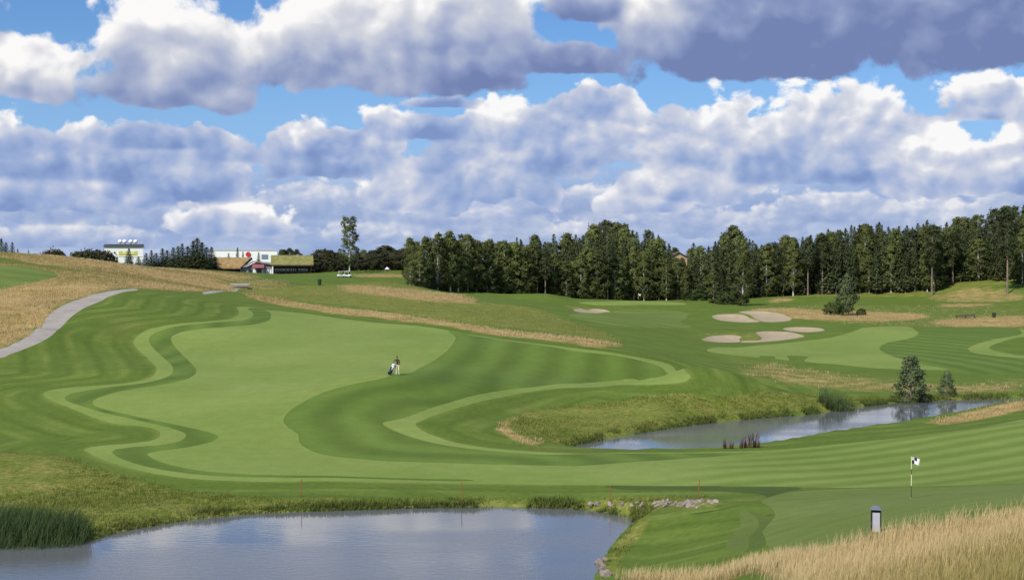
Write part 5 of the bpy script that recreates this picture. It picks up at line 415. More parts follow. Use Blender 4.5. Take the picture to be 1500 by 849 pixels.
def mat_mown(name, c, mode):
    m, g, b, out = mat(name)
    P = g.new('ShaderNodeNewGeometry').outputs['Position']; P2 = g.v('MULTIPLY', P, (1, 1, 0)); p = g.xyz(P)
    n1 = g.noise(P2, .06, 4, .6); n2 = g.noise(P2, .7, 4, .6); n3 = g.noise(P2, 5.0, 3, .6)
    col = g.mix(1.0, c, g.mix(g.ss(n1, .3, .7), (.90, .92, .86), (1.10, 1.06, 1.16)), 'MULTIPLY')
    f = g.m('MULTIPLY', g.ss(n2, .25, .75, .93, 1.07), g.ss(n3, .25, .75, .93, 1.07))
    if mode == 0:       # the near slope is mown in straight lines
        s = g.m('SINE', g.m('MULTIPLY', g.m('ADD', g.m('SUBTRACT', p[1], g.m('MULTIPLY', p[0], .30)), g.m('MULTIPLY', g.m('SUBTRACT', n1, .5), 2.5)), 1.42))
        zone = g.m('MULTIPLY', g.m('MULTIPLY', g.ss(g.m('SUBTRACT', p[0], g.m('MULTIPLY', g.m('SUBTRACT', p[1], 92.0), .5)), 6.0, 15.0), g.ss(p[1], 150, 130)), g.ss(p[1], 60, 76))
        s = g.ss(s, -1.3, 1.3); s = g.m('MULTIPLY', s, g.m('MULTIPLY_ADD', n2, .5, .75))
        near = g.mix(s, (1.0, 1.0, 1.0), (.70, .77, .60))
        col = g.mix(1.0, col, g.mix(zone, (1, 1, 1), near), 'MULTIPLY')
    if mode == 1:
        st = g.m('SINE', g.m('MULTIPLY_ADD', g.attr('dband'), 1.30, g.m('MULTIPLY', n1, 1.0)))
        f = g.m('MULTIPLY', f, g.m('MULTIPLY_ADD', st, .14, 1.0))
    if mode == 4:
        st = g.m('SINE', g.m('MULTIPLY', g.m('ADD', g.m('MULTIPLY', p[0], .25), p[1]), .75)); f = g.m('MULTIPLY', f, g.m('MULTIPLY_ADD', st, .09, 1.0))
    if mode == 2:
        st = g.m('SINE', g.m('MULTIPLY', g.m('SUBTRACT', p[1], g.m('MULTIPLY', p[0], .2)), 3.6)); f = g.m('MULTIPLY', f, g.m('MULTIPLY_ADD', st, .03, 1.0))
    col = g.mix(1.0, col, g.vec(f, f, f), 'MULTIPLY')
    g.l.new(col, b.inputs['Base Color']); b.inputs['Roughness'].default_value = .9; b.inputs['Specular IOR Level'].default_value = .1
    bp = g.new('ShaderNodeBump'); bp.inputs['Strength'].default_value = .35; bp.inputs['Distance'].default_value = .05
    g.l.new(g.m('ADD', n3, g.m('MULTIPLY', n2, 1.5)), bp.inputs['Height']); g.l.new(bp.outputs[0], b.inputs['Normal'])
    return m

def mat_sand():
    m, g, b, out = mat('bunker_sand')
    P = g.new('ShaderNodeNewGeometry').outputs['Position']; n = g.noise(P, .5, 5, .6); n3 = g.noise(P, 6, 4, .6)
    g.l.new(g.ramp(g.m('MULTIPLY_ADD', n3, .3, g.m('MULTIPLY', n, .7)), [(.3, (.31, .245, .155)), (.7, (.41, .335, .225))]), b.inputs['Base Color'])
    bp = g.new('ShaderNodeBump'); bp.inputs['Strength'].default_value = .4; bp.inputs['Distance'].default_value = .06; g.l.new(n3, bp.inputs['Height']); g.l.new(bp.outputs[0], b.inputs['Normal'])
    return m

def mat_path():
    m, g, b, out = mat('gravel_path')
    P = g.new('ShaderNodeNewGeometry').outputs['Position']; n = g.noise(P, .4, 5, .65); n3 = g.noise(P, 7, 4, .6)
    n = g.m('ADD', n, g.m('MULTIPLY', g.m('SUBTRACT', g.noise(P, .09, 3, .6), .5), .5))
    g.l.new(g.ramp(g.m('MULTIPLY_ADD', n3, .35, g.m('MULTIPLY', n, .65)), [(.3, (.26, .23, .20)), (.7, (.40, .36, .32))]), b.inputs['Base Color'])
    return m
build_ground()

# ------------------------------------------------------------------ ponds
def mat_water():
    m, g, b, out = mat('pond_water')
    P = g.new('ShaderNodeNewGeometry').outputs['Position']; Q = g.v('MULTIPLY', P, (.55, 1.0, 0))
    n = g.m('ADD', g.noise(Q, 2.6, 4, .55), g.m('MULTIPLY', g.noise(Q, .35, 3, .5), .8))
    calm = g.ss(g.noise(g.v('MULTIPLY', P, (.35, 1, 0)), .10, 3, .5), .38, .62)
    b.inputs['Base Color'].default_value = (.125, .130, .138, 1); b.inputs['IOR'].default_value = 1.33; b.inputs['Specular IOR Level'].default_value = .8
    g.l.new(g.m('MULTIPLY_ADD', calm, .10, .05), b.inputs['Roughness'])
    bp = g.new('ShaderNodeBump'); g.l.new(g.m('MULTIPLY_ADD', calm, .13, .05), bp.inputs['Strength']); bp.inputs['Distance'].default_value = .08
    g.l.new(n, bp.inputs['Height']); g.l.new(bp.outputs[0], b.inputs['Normal'])
    return m
MW = mat_water()
for poly, lab in ((POND_NEAR, 'lower pond in the foreground mirroring the cloudy sky'), (POND_FAR, 'upper pond at the right with a straw bank behind')):
    nx = np.roll(poly, -1, 0) - np.roll(poly, 1, 0); nr = np.c_[nx[:, 1], -nx[:, 0]]; nr /= np.maximum(np.hypot(nr[:, 0], nr[:, 1]), 1e-6)[:, None]
    area = (poly[:, 0] * np.roll(poly[:, 1], -1) - np.roll(poly[:, 0], -1) * poly[:, 1]).sum()
    q = (poly + nr * (.5 if area > 0 else -.5))[::2]; k = len(q)
    res = delaunay_2d_cdt([Vector(t) for t in q.tolist()], [(i, (i + 1) % k) for i in range(k)], [], 1, 1e-4, False)
    me = np_mesh('water', [(*v, .03) for v in res[0]], np.array(res[2], int), True)
    tag(link('water', me, [MW]), lab, 'pond', None, 'structure')
# ------------------------------------------------------------------ grasses: loose blades, one mesh per stand
def mat_blades(name, low, straw, green, trans=.3):
    m, g, b, out = mat(name)
    P = g.new('ShaderNodeNewGeometry').outputs['Position']; n = g.noise(g.v('MULTIPLY', P, (1, 1, 0)), .5, 4, .6)
    tone = g.m('ADD', g.attr('tone'), g.m('MULTIPLY', g.m('SUBTRACT', n, .5), .5))
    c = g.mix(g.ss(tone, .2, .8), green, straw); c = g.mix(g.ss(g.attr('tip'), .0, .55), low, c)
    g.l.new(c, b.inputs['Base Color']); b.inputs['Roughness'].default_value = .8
    t = g.new('ShaderNodeBsdfTranslucent'); g.l.new(c, t.inputs[0]); mx = g.new('ShaderNodeMixShader'); mx.inputs[0].default_value = trans
    g.l.new(b.outputs[0], mx.inputs[1]); g.l.new(t.outputs[0], mx.inputs[2]); g.l.new(mx.outputs[0], out.inputs[0])
    return m

def blades(name, x, y, n, h, w, spread, tone, lean=.35, zoff=0.0, hvar=.5, wind=(.25, .1)):
    """n bent blades round every point; h, w, tone per point"""
    k = len(x); z = ground_z(x, y) + zoff
    rep = lambda a: np.repeat(np.broadcast_to(np.asarray(a, float), (k,)), n)
    X, Y, Z, H, W, T = rep(x), rep(y), rep(z), rep(h), rep(w), rep(tone); N = len(X)
    a = rng.random(N) * 6.283; r = np.sqrt(rng.random(N)) * spread; X = X + np.cos(a) * r; Y = Y + np.sin(a) * r
    H = H * (1 - hvar + hvar * 1.6 * rng.random(N)); la = rng.random(N) * 6.283; lm = lean * H * rng.random(N)
    lx, ly = np.cos(la) * lm + wind[0] * H * .5, np.sin(la) * lm + wind[1] * H * .5
    wa = rng.random(N) * 3.1416; wx, wy = np.cos(wa) * W * .5, np.sin(wa) * W * .5
    v = np.empty((N, 5, 3))
    v[:, 0] = np.c_[X - wx, Y - wy, Z - .04]; v[:, 1] = np.c_[X + wx, Y + wy, Z - .04]
    mx, my, mz = X + lx * .35, Y + ly * .35, Z + H * .58
    v[:, 2] = np.c_[mx + wx * .8, my + wy * .8, mz]; v[:, 3] = np.c_[mx - wx * .8, my - wy * .8, mz]
    v[:, 4] = np.c_[X + lx, Y + ly, Z + H * .97]
    i = np.arange(N)[:, None] * 5
    f = np.concatenate([i + [0, 1, 2], i + [0, 2, 3], i + [3, 2, 4]], 1).reshape(-1, 3)
    tt = np.clip(T + rng.normal(0, .16, N), 0, 1)
    return np_mesh(name, v.reshape(-1, 3), f, True, None, dict(tone=np.repeat(tt, 5), tip=np.tile([0, 0, .6, .6, 1.0], N)))

def scatter(x0, x1, y0, y1, n):
    return rng.uniform(x0, x1, n), rng.uniform(y0, y1, n)
def in_view(x, y, a=22.5): return (np.abs(np.arctan2(x, y)) < a * math.pi / 180) & (y > 6)
def dry_ground(x, y):
    k = (sdist(POND_NEAR, x, y) > .1) & (sdist(POND_FAR, x, y) > .1)
    return k
CRISP = ('FAIRWAY', 'GREEN', 'TEE', 'PATH', 'WEDGE', 'LANE', 'FAR_GREEN', 'FAR_FAIRWAY', 'RIGHT_FAIRWAY', 'RIGHT_DARK')
def off_mown(x, y):
    k = np.ones(len(x), bool)
    for c in CRISP:
        p = SM[c]; m = (x > p[:, 0].min() - .4) & (x < p[:, 0].max() + .4) & (y > p[:, 1].min() - .4) & (y < p[:, 1].max() + .4)
        if m.any(): i = np.nonzero(m)[0]; k[i[inside(p, x[i], y[i])]] = False
    for p in BUNK:
        i = np.nonzero((np.hypot(x - p[:, 0].mean(), y - p[:, 1].mean()) < 30))[0]
        if len(i): k[i[inside(p, x[i], y[i])]] = False
    return k
def stand(name, box, n, which, thr, view=22.5):
    x, y = scatter(*box, n); k = in_view(x, y, view); x, y = x[k], y[k]
    q = masks(x, y, which); k = (q > thr * (.4 + 1.2 * rng.random(len(x)))) & off_mown(x, y) & dry_ground(x, y)
    return x[k], y[k]

M_STRAW = mat_blades('dry_straw_blades', (.22, .19, .065), (.68, .53, .28), (.40, .345, .125), .42)
M_HILL = mat_blades('hill_straw_blades', (.20, .165, .060), (.64, .485, .255), (.27, .26, .08), .4)
M_WILD = mat_blades('bank_grass_blades', (.11, .14, .022), (.46, .39, .15), (.175, .215, .038), .45)
M_FRINGE = mat_blades('water_edge_blades', (.022, .030, .008), (.26, .24, .08), (.095, .135, .024), .3)  # near-black blade bases paint in the shadow under the bank lip
M_REED = mat_blades('reed_blades', (.024, .036, .012), (.115, .16, .058), (.070, .115, .042), .35)
def stuff(name, me, m, label, cat): return tag(link(name, me, [m]), label, cat, None, 'stuff')

x, y = stand('s', (-12, 40, 10, 66), 105000, 'straw', .55, 26)
d = np.hypot(x, y); pat = vnoise(x, y, 5.0, 5); low = sstep(.30, .60, vnoise(x, y, 9.0, 6))
qx, qy = scatter(4, 75, 8, 70, 60000); k = ~in_view(qx, qy, 25) & (np.abs(np.arctan2(qx, qy)) < 1.05); qx, qy = qx[k], qy[k]
k = (masks(qx, qy, 'straw') > .5) & off_mown(qx, qy); x, y = np.r_[x, qx[k]], np.r_[y, qy[k]]
d = np.hypot(x, y); pat = vnoise(x, y, 5.0, 5); low = sstep(.30, .60, vnoise(x, y, 9.0, 6))
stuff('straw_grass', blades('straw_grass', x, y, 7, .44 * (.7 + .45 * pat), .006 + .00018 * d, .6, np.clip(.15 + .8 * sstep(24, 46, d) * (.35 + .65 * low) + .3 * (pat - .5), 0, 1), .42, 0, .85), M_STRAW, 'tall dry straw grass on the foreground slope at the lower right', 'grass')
x, y = stand('s', (-130, -40, 150, 335), 52000, 'straw', .45)
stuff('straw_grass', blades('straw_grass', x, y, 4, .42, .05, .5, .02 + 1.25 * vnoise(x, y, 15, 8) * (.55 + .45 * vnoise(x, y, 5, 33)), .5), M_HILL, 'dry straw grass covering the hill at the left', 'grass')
x, y = stand('s', (-70, 125, 100, 440), 90000, 'straw', .5); k = (y > 66) & ~((x < -40) & (y < 335))
x, y = x[k], y[k]
stuff('straw_grass', blades('straw_grass', x, y, 4, .38, .05, .45, .45 + .5 * vnoise(x, y, 8, 9), .5), M_HILL, 'patches and strips of dry straw grass between the fairways', 'grass')
x, y = stand('s', (-50, 20, 70, 114), 36000, 'wild', .4)
pat = vnoise(x, y, 2.2, 12); big = vnoise(x, y, 7, 13)
stuff('bank_grass', blades('bank_grass', x, y, 6, .07 + .22 * pat ** 3 + .08 * big, .028, .3, 1.1 * big * pat * vnoise(x, y, 1.2, 31) ** .5, .7), M_WILD, 'tufted green and yellow rough grass along the lower pond bank', 'grass')
x, y = stand('s', (0, 80, 105, 200), 50000, 'wild', .4); k = masks(x, y, 'straw') < .3; x, y = x[k], y[k]
pat = vnoise(x, y, 2.6, 14); big = vnoise(x, y, 8, 15)
stuff('bank_grass', blades('bank_grass', x, y, 5, .07 + .24 * pat ** 3 + .08 * big, .04, .4, 1.0 * big * pat * vnoise(x, y, 1.4, 32) ** .5, .7), M_WILD, 'tufted green and yellow rough grass along the upper pond bank', 'grass')
x, y = stand('s', (-65, 75, 180, 390), 30000, 'wild', .4)
pat = vnoise(x, y, 4, 16)
stuff('bank_grass', blades('bank_grass', x, y, 4, .08 + .18 * pat, .05, .6, .40 + .5 * vnoise(x, y, 13, 17), .7), M_WILD, 'olive rough grass on the slopes below the clubhouse', 'grass')
# taller fringe along the water's edge
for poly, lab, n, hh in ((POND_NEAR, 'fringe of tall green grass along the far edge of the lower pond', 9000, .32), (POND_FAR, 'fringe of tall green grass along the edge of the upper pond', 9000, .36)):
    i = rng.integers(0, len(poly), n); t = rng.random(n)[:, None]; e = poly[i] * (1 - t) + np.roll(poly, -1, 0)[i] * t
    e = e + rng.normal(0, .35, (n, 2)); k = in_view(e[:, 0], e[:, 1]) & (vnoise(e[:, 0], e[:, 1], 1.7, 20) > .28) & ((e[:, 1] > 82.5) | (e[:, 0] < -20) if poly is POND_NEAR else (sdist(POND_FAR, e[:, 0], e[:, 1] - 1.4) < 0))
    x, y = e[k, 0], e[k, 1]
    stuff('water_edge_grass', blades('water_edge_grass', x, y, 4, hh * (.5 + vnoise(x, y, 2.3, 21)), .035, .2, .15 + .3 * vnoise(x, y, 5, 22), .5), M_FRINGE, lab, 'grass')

# reeds
def reeds(name, box, n, shape, h, label, tone, m=None):
    x, y = scatter(*box, n); k = shape(x, y); x, y = x[k], y[k]
    cx, cy = x.mean(), y.mean(); z = float(max(ground_z([cx], [cy])[0], 0))
    me = blades(name, x, y, 4, h, .032, .25, tone, .45, 0.0, .3, (.35, .05))
    t = empty(name, (cx, cy, 0), 0, label, 'reeds')
    o = link('stems', me, [m or M_REED], t); o.location = (-cx, -cy, 0); return t
reeds('reed_bed', (-37, -19.5, 70, 84), 9000, lambda x, y: (((x + 29.5) / 6.6) ** 2 + ((y - (76.4 - .10 * (x + 24))) / 2.6) ** 2 < 1 + .3 * (vnoise(x, y, 1.5, 30) - .5)), 1.35, 'dense dark green reed bed standing in the left corner of the lower pond', .35)
rx, ry = SITE['REEDC'][0]
reeds('reed_clump', (rx - 3, rx + 3, ry - 1.5, ry + 2.5), 650, lambda x, y: ((x - rx) / 1.9) ** 2 + ((y - ry - .5) / 1.1) ** 2 < 1, 1.75 , 'round clump of dark green reeds in the upper pond', .5)

# ------------------------------------------------------------------ trees
def mat_leaf(name, c, var=.35, trans=.3, hue=(1.08, 1.0, .85), scale=.45):
    m, g, b, out = mat(name)
    oi = g.new('ShaderNodeObjectInfo'); P = g.new('ShaderNodeNewGeometry').outputs['Position']
    n = g.noise(P, scale, 4, .6); r = g.m('FRACT', g.m('MULTIPLY', g.v('DOT_PRODUCT', oi.outputs['Location'], (.137, .071, .0)), 1.0)); rnd = g.noise(g.v('MULTIPLY', oi.outputs['Location'], (1, 1, 0)), .83, 1, .5)
    f = g.m('MULTIPLY', g.ss(n, .25, .75, 1 - var, 1 + var), g.ss(rnd, .25, .75, .72, 1.3))
    col = g.mix(r, c, tuple(a * h for a, h in zip(c, hue)))
    col = g.mix(1.0, col, g.vec(f, f, f), 'MULTIPLY'); g.l.new(col, b.inputs['Base Color']); b.inputs['Roughness'].default_value = .75
    t = g.new('ShaderNodeBsdfTranslucent'); g.l.new(col, t.inputs[0]); mx = g.new('ShaderNodeMixShader'); mx.inputs[0].default_value = trans
    g.l.new(b.outputs[0], mx.inputs[1]); g.l.new(t.outputs[0], mx.inputs[2]); g.l.new(mx.outputs[0], out.inputs[0])
    return m
LEAF = dict(spruce=mat_leaf('spruce_needles', (.090, .114, .050), .35, .3, (1.15, 1.05, .95)), birch=mat_leaf('birch_leaves', (.165, .195, .066), .3, .5, (1.0, .96, .9)), pine=mat_leaf('pine_needles', (.075, .095, .042), .35, .35),
            broadleaf=mat_leaf('dark_leaves', (.062, .076, .040), .35, .35, (1.3, 1.0, .8)), waterside=mat_leaf('silvery_leaves', (.15, .19, .09), .45, .4, (1.1, 1.0, 1.0), 1.5), bush=mat_leaf('bush_leaves', (.075, .11, .035), .35, .4))
def mat_bark(name, a, b_, sc, lo=.4, hi=.6, flat=.25):
    m, g, b, out = mat(name); tc = g.new('ShaderNodeTexCoord').outputs['Object']
    n = g.noise(g.v('MULTIPLY', tc, (1, 1, flat) if flat < 1 else (1, 1, flat)), sc, 4, .6); g.l.new(g.mix(g.ss(n, lo, hi), a, b_), b.inputs['Base Color']); return m
BARK = dict(spruce=mat_bark('spruce_bark', (.10, .075, .055), (.19, .145, .11), 4), birch=mat_bark('birch_bark', (.08, .075, .07), (.62, .59, .54), 2.2, .36, .46, 2.5), pine=mat_bark('pine_bark', (.15, .115, .09), (.26, .20, .155), 3),
            broadleaf=mat_bark('grey_bark', (.11, .09, .07), (.2, .17, .14), 4))
BARK['waterside'] = BARK['bush'] = BARK['broadleaf']

def tube(path, radii, sides=6):
    path = np.asarray(path, float); n = len(path); V = []; F = []
    for i in range(n):
        t = path[min(i + 1, n - 1)] - path[max(i - 1, 0)]; t /= np.linalg.norm(t) + 1e-9
        a = np.cross(t, [0.0, 0, 1]) if abs(t[2]) < .9 else np.cross(t, [1.0, 0, 0]); a /= np.linalg.norm(a); b = np.cross(t, a)
        for k in range(sides):
            w = 2 * math.pi * k / sides; V.append(path[i] + radii[i] * (math.cos(w) * a + math.sin(w) * b))
    for i in range(n - 1):
        for k in range(sides):
            k2 = (k + 1) % sides; F.append((i * sides + k, i * sides + k2, (i + 1) * sides + k2, (i + 1) * sides + k))
    return np.array(V), np.array(F)
def join_tubes(tubes):
    V, F, o = [], [], 0
    for v, f in tubes: V.append(v); F.append(f + o); o += len(v)
    return np.concatenate(V), np.concatenate(F)
def cards(C, A, B):
    """leaf sprays: centre, half axis along, half axis across (n, 3) -> lozenge quads"""
    n = len(C); v = np.stack([C - A, C + B * .9 - A * .1, C + A, C - B * .9 + A * .1], 1).reshape(-1, 3); return v, np.arange(n * 4).reshape(-1, 4)
def crown_mesh(v, f, up):
    """sprays turned to face out of the crown, so that light falls on it as on one leafy mass"""
    q = v.reshape(-1, 4, 3); c = q.mean(1); n = np.cross(q[:, 1] - q[:, 0], q[:, 3] - q[:, 0]); zc = c[:, 2].mean()
    o = unit(np.c_[c[:, 0], c[:, 1], np.full(len(c), 0.0)]) + np.c_[np.zeros((len(c), 2)), up + .5 * (c[:, 2] - zc) / (c[:, 2].max() - zc)]; o = unit(o)
    flip = (n * o).sum(1) < 0; q[flip] = q[flip][:, ::-1]; n = unit(np.where(flip[:, None], -n, n))
    me = np_mesh('crown', q.reshape(-1, 3), f, True); nn = unit(o * .7 + n * .45)
    if len(me.vertices) == len(v): me.normals_split_custom_set_from_vertices(np.repeat(nn, 4, 0).tolist())
    return me
def unit(v): return v / (np.linalg.norm(v, axis=-1, keepdims=True) + 1e-9)

def spruce_meshes(seed, h=20.0, Rb=3.0, bare=.05):
    r = np.random.default_rng(seed); C, A, B = [], [], []; z = h * bare + .4
    while z < h - .25:
        t = z / h; L = Rb * (1 - t) ** .78 * (.85 + .3 * r.random()) + .12
        nb = int(5 + 6 * (1 - t)); a0 = r.random() * 6.28
        for b in range(nb):
            if r.random() < .06: continue
            a = a0 + 6.283 * b / nb + r.normal(0, .22); l = L * (.62 + .5 * r.random()); droop = (.42 - .55 * t) * l * (.7 + .6 * r.random())
            nc = max(2, int(l / .34)); s = np.linspace(.22, 1, nc) + r.normal(0, .03, nc)
            px, py = np.cos(a) * l * s, np.sin(a) * l * s; pz = z - droop * s ** 1.2 + .18 * l * np.maximum(s - .7, 0)
            c = np.c_[px, py, pz] + r.normal(0, .07, (nc, 3)); ax = unit(np.c_[np.full(nc, math.cos(a)), np.full(nc, math.sin(a)), np.full(nc, -.45)] + r.normal(0, .25, (nc, 3)))
            side = unit(np.cross(ax, [0, 0, 1.0]) + r.normal(0, .45, (nc, 3))); sz = (.30 + .16 * (1 - t)) * (.8 + .5 * r.random(nc))[:, None]
            C.append(c); A.append(ax * sz); B.append(side * sz * .62)
            c2 = c + [0, 0, -.16]; C.append(c2[1:]); A.append((unit(np.c_[np.zeros(nc), np.zeros(nc), -np.ones(nc)] + r.normal(0, .3, (nc, 3))) * sz * .75)[1:]); B.append((unit(np.c_[np.full(nc, -math.sin(a)), np.full(nc, math.cos(a)), np.zeros(nc)] + ax * .5) * sz * .5)[1:])
        z += (.30 + .32 * (1 - t)) * (.8 + .4 * r.random())
    C.append(np.array([[0, 0, h - .2]])); A.append(np.array([[0, 0, .4]])); B.append(np.array([[.12, 0, 0]]))
    v, f = cards(np.concatenate(C), np.concatenate(A), np.concatenate(B))
    tv, tf = tube([(0, 0, -.4), (0, 0, h * .3), (0, 0, h * .97)], [.011 * h, .008 * h, .02], 7)
    return crown_mesh(v, f, .55), np_mesh('trunk', tv, tf)

def leafy_meshes(seed, h, Rb, z0, clumps, per, size, shape, limb=1, trunk_r=.012, top=1.0, gap=.0, clump_r=.85):
    """trunk and limbs that carry clumps of leaves; SHAPE maps 0..1 up the crown to its relative radius"""
    r = np.random.default_rng(seed); bend = r.normal(0, .012 * h, 2); T = []
    tp = lambda s: np.array([bend[0] * s * s, bend[1] * s * s, s * h * .96])
    T.append(tube([tp(s) - [0, 0, .4 if s == 0 else 0] for s in (0, .15, .35, .55, .75, 1)], [trunk_r * h * q for q in (1.25, 1, .82, .6, .35, .06)], 8))
    C, A, B = [], [], []
    for i in range(clumps):
        u = (i + r.random()) / clumps; zr = shape(u) * Rb * (1 + .22 * math.sin(3 * u * 6.28 + seed)); a = i * 2.39996 + r.normal(0, .4); q = .35 + .65 * math.sqrt(r.random())
        if r.random() < gap: continue
        base = z0 * h + u * (1 - z0) * h * top; p = np.array([math.cos(a) * zr * q, math.sin(a) * zr * q, base]) + np.r_[tp(base / h)[:2], 0]
        if i % 2 == 0 or limb > 1:
            s = max(.12, (base - .5 * zr) / h); st = tp(s); T.append(tube([st, (st + p) / 2 + [0, 0, .12 * zr], p], [trunk_r * h * .32 * (1.05 - u), trunk_r * h * .2 * (1.05 - u), .012], 5))
        n = int(per * (.6 + .8 * r.random())); cr = clump_r * (.65 + .6 * r.random())
        c = p + r.normal(0, .5, (n, 3)) * cr * [1, 1, .72]; c[:, 2] -= .10 * ((c[:, :2] - p[:2]) ** 2).sum(1)
        ax = unit(r.normal(0, 1, (n, 3)) + [0, 0, -.35]); sd_ = unit(np.cross(ax, r.normal(0, 1, (n, 3)))); sz = size * (.65 + .7 * r.random(n))[:, None]
        C.append(c); A.append(ax * sz * .6); B.append(sd_ * sz * .45)
    v, f = cards(np.concatenate(C), np.concatenate(A), np.concatenate(B)); tv, tf = join_tubes(T)
    return crown_mesh(v, f, .35), np_mesh('trunk', tv, tf)
egg = lambda u: math.sin(math.pi * min(1, (u * .93 + .05)) ** .8) ** .75
slim = lambda u: (math.sin(math.pi * (u * .9 + .06) ** .75)) ** .8 * (.75 + .25 * (1 - u))
dome = lambda u: math.sqrt(max(0, 1 - (u * .95) ** 2)) * .9 + .1
dome_ = lambda u: (math.sin(math.pi * (u * .92 + .05) ** 1.0)) ** .6
cone = lambda u: (1 - u) ** .8 * .95 + .06
KINDS = {
 'spruce': [(20, spruce_meshes(s, 20, rb, ba)) for s, rb, ba in ((1, 3.0, .05), (2, 2.5, .12), (3, 3.4, .04), (4, 2.8, .2), (5, 2.3, .07))],
 'birch': [(18, leafy_meshes(s, 18, rb, z0, 104, 48, .46, sh, gap=.04)) for s, rb, z0, sh in ((11, 3.5, .06, egg), (12, 3.1, .10, egg), (13, 3.9, .05, dome_), (14, 3.2, .16, slim), (15, 3.6, .05, egg))],
 'pine': [(20, leafy_meshes(s, 20, rb, z0, 60, 52, .42, egg, gap=.08, trunk_r=.013)) for s, rb, z0 in ((21, 2.8, .46), (22, 2.5, .38), (23, 3.0, .52))],
 'broadleaf': [(12, leafy_meshes(s, 12, rb, .08, 80, 50, .42, egg)) for s, rb in ((31, 4.2), (32, 3.6), (33, 4.6))],
 'birch_tall': [(18, leafy_meshes(41, 18, 3.0, .17, 110, 46, .38, lambda u: (1.0 if u < .40 else 1.15 - .62 * u) * (.45 + .55 * min(1, u * 6)) * (.78 if .40 < u < .5 else 1.0), gap=.10, clump_r=.8))],
 'young': [(10, leafy_meshes(51, 10, 2.5, .10, 80, 46, .36, lambda u: egg(u) * (1.1 - .35 * u), gap=.1, clump_r=.75))],
 'bush': [(2, leafy_meshes(s, 2, 1.6, .05, 40, 46, .20, dome, clump_r=.42, trunk_r=.02)) for s in (61, 62)],
 'waterside': [(4.6, leafy_meshes(s, 4.6, 1.75, .02, 95, 46, .17, cone, clump_r=.42, trunk_r=.016)) for s in (71, 72)],
}
KINDS['darkbush'] = [(2, leafy_meshes(s, 2, 1.7, .05, 40, 46, .20, dome, clump_r=.42, trunk_r=.02)) for s in (63, 64)]
MATK = dict(darkbush='broadleaf', birch_tall='birch', young='waterside')
for k, vs_ in KINDS.items():
    for h, (c, t) in vs_:
        c.materials.append(LEAF[MATK.get(k, k)]); t.materials.append(BARK[MATK.get(k, k)])
TNAME = dict(spruce='spruce_tree', birch='birch_tree', pine='pine_tree', broadleaf='leafy_tree', birch_tall='birch_tree', young='young_tree', bush='bush', darkbush='bush', waterside='bush')
_tc = {}
def plant(kind, x, y, h, wf, label, group=None, cat=None):
    _tc[kind] = _tc.get(kind, 0) + 1; hh, (c, t) = KINDS[kind][(_tc[kind] * 7 + int(abs(x) * 3)) % len(KINDS[kind])]
    s = h / hh; sw = s * wf if kind not in ('spruce', 'pine') else s ** .6 * wf
    o = empty(TNAME[kind], (x, y, float(ground_z([x], [y])[0]) - .05), random.random() * 6.28, label, cat or ('bush' if TNAME[kind] == 'bush' else 'tree'), group)
    o.scale = (sw, sw, s)
    for n, me in (('trunk', t), ('crown', c)):
        ch = bpy.data.objects.new('stem' if n == 'trunk' and TNAME[kind] == 'bush' else 'foliage' if TNAME[kind] == 'bush' else n, me); COL.objects.link(ch); ch.parent = o
    return o
ORD = ['first', 'second', 'third', 'fourth', 'fifth', 'sixth', 'seventh', 'eighth', 'ninth', 'tenth', 'eleventh', 'twelfth', 'thirteenth', 'fourteenth', 'fifteenth', 'sixteenth', 'seventeenth', 'eighteenth', 'nineteenth', 'twentieth']
def nth(i):
    if i < 20: return ORD[i]
    t, u = divmod(i + 1, 10); w = {2: 'twent', 3: 'thirt', 4: 'fort'}[t]
    return w + 'ieth' if u == 0 else w + 'y-' + ORD[u - 1]
SECT = ['at the left wood end', 'behind the far green', 'above the upper bunkers', 'behind the lone young tree', 'on the right rise']
LOOK = dict(spruce='pointed spruce', birch='light birch', pine='bare pine', broadleaf='rounded leafy tree')
cnt = {}
for k, x, y, h, wf, sec, row in SITE['TREES']:
    if row <= 2:
        i = cnt.get((sec, row, k), 0); cnt[(sec, row, k)] = i + 1
        lab = f'{nth(i)} {LOOK[k]} from the left in the {("front", "second", "third")[row]} row {SECT[sec]}'; grp = ('front', 'second', 'third')[row] + ' row of the wood'
    else:
        lab = f'{LOOK[k]} deep in the wood {SECT[sec]}, only its top showing'; grp = f'deep {k} trees {SECT[sec]}'
    plant(k, x, y, h, wf, lab, grp)
for k, x, y, h, wf, lab in SITE['OTHERS']:
    g_ = 'spruce row beside the clubhouse' if 'in the row between straw' in lab else 'tree line between clubhouse and wood' if 'in the line between' in lab else 'bushes left of the white building' if 'low dark bush left' in lab else None
    if k == 'broadleaf' and 'bush' in lab: plant('darkbush', x, y, h, 1.0, lab, g_)
    else: plant(k, x, y, h, wf, lab, g_)
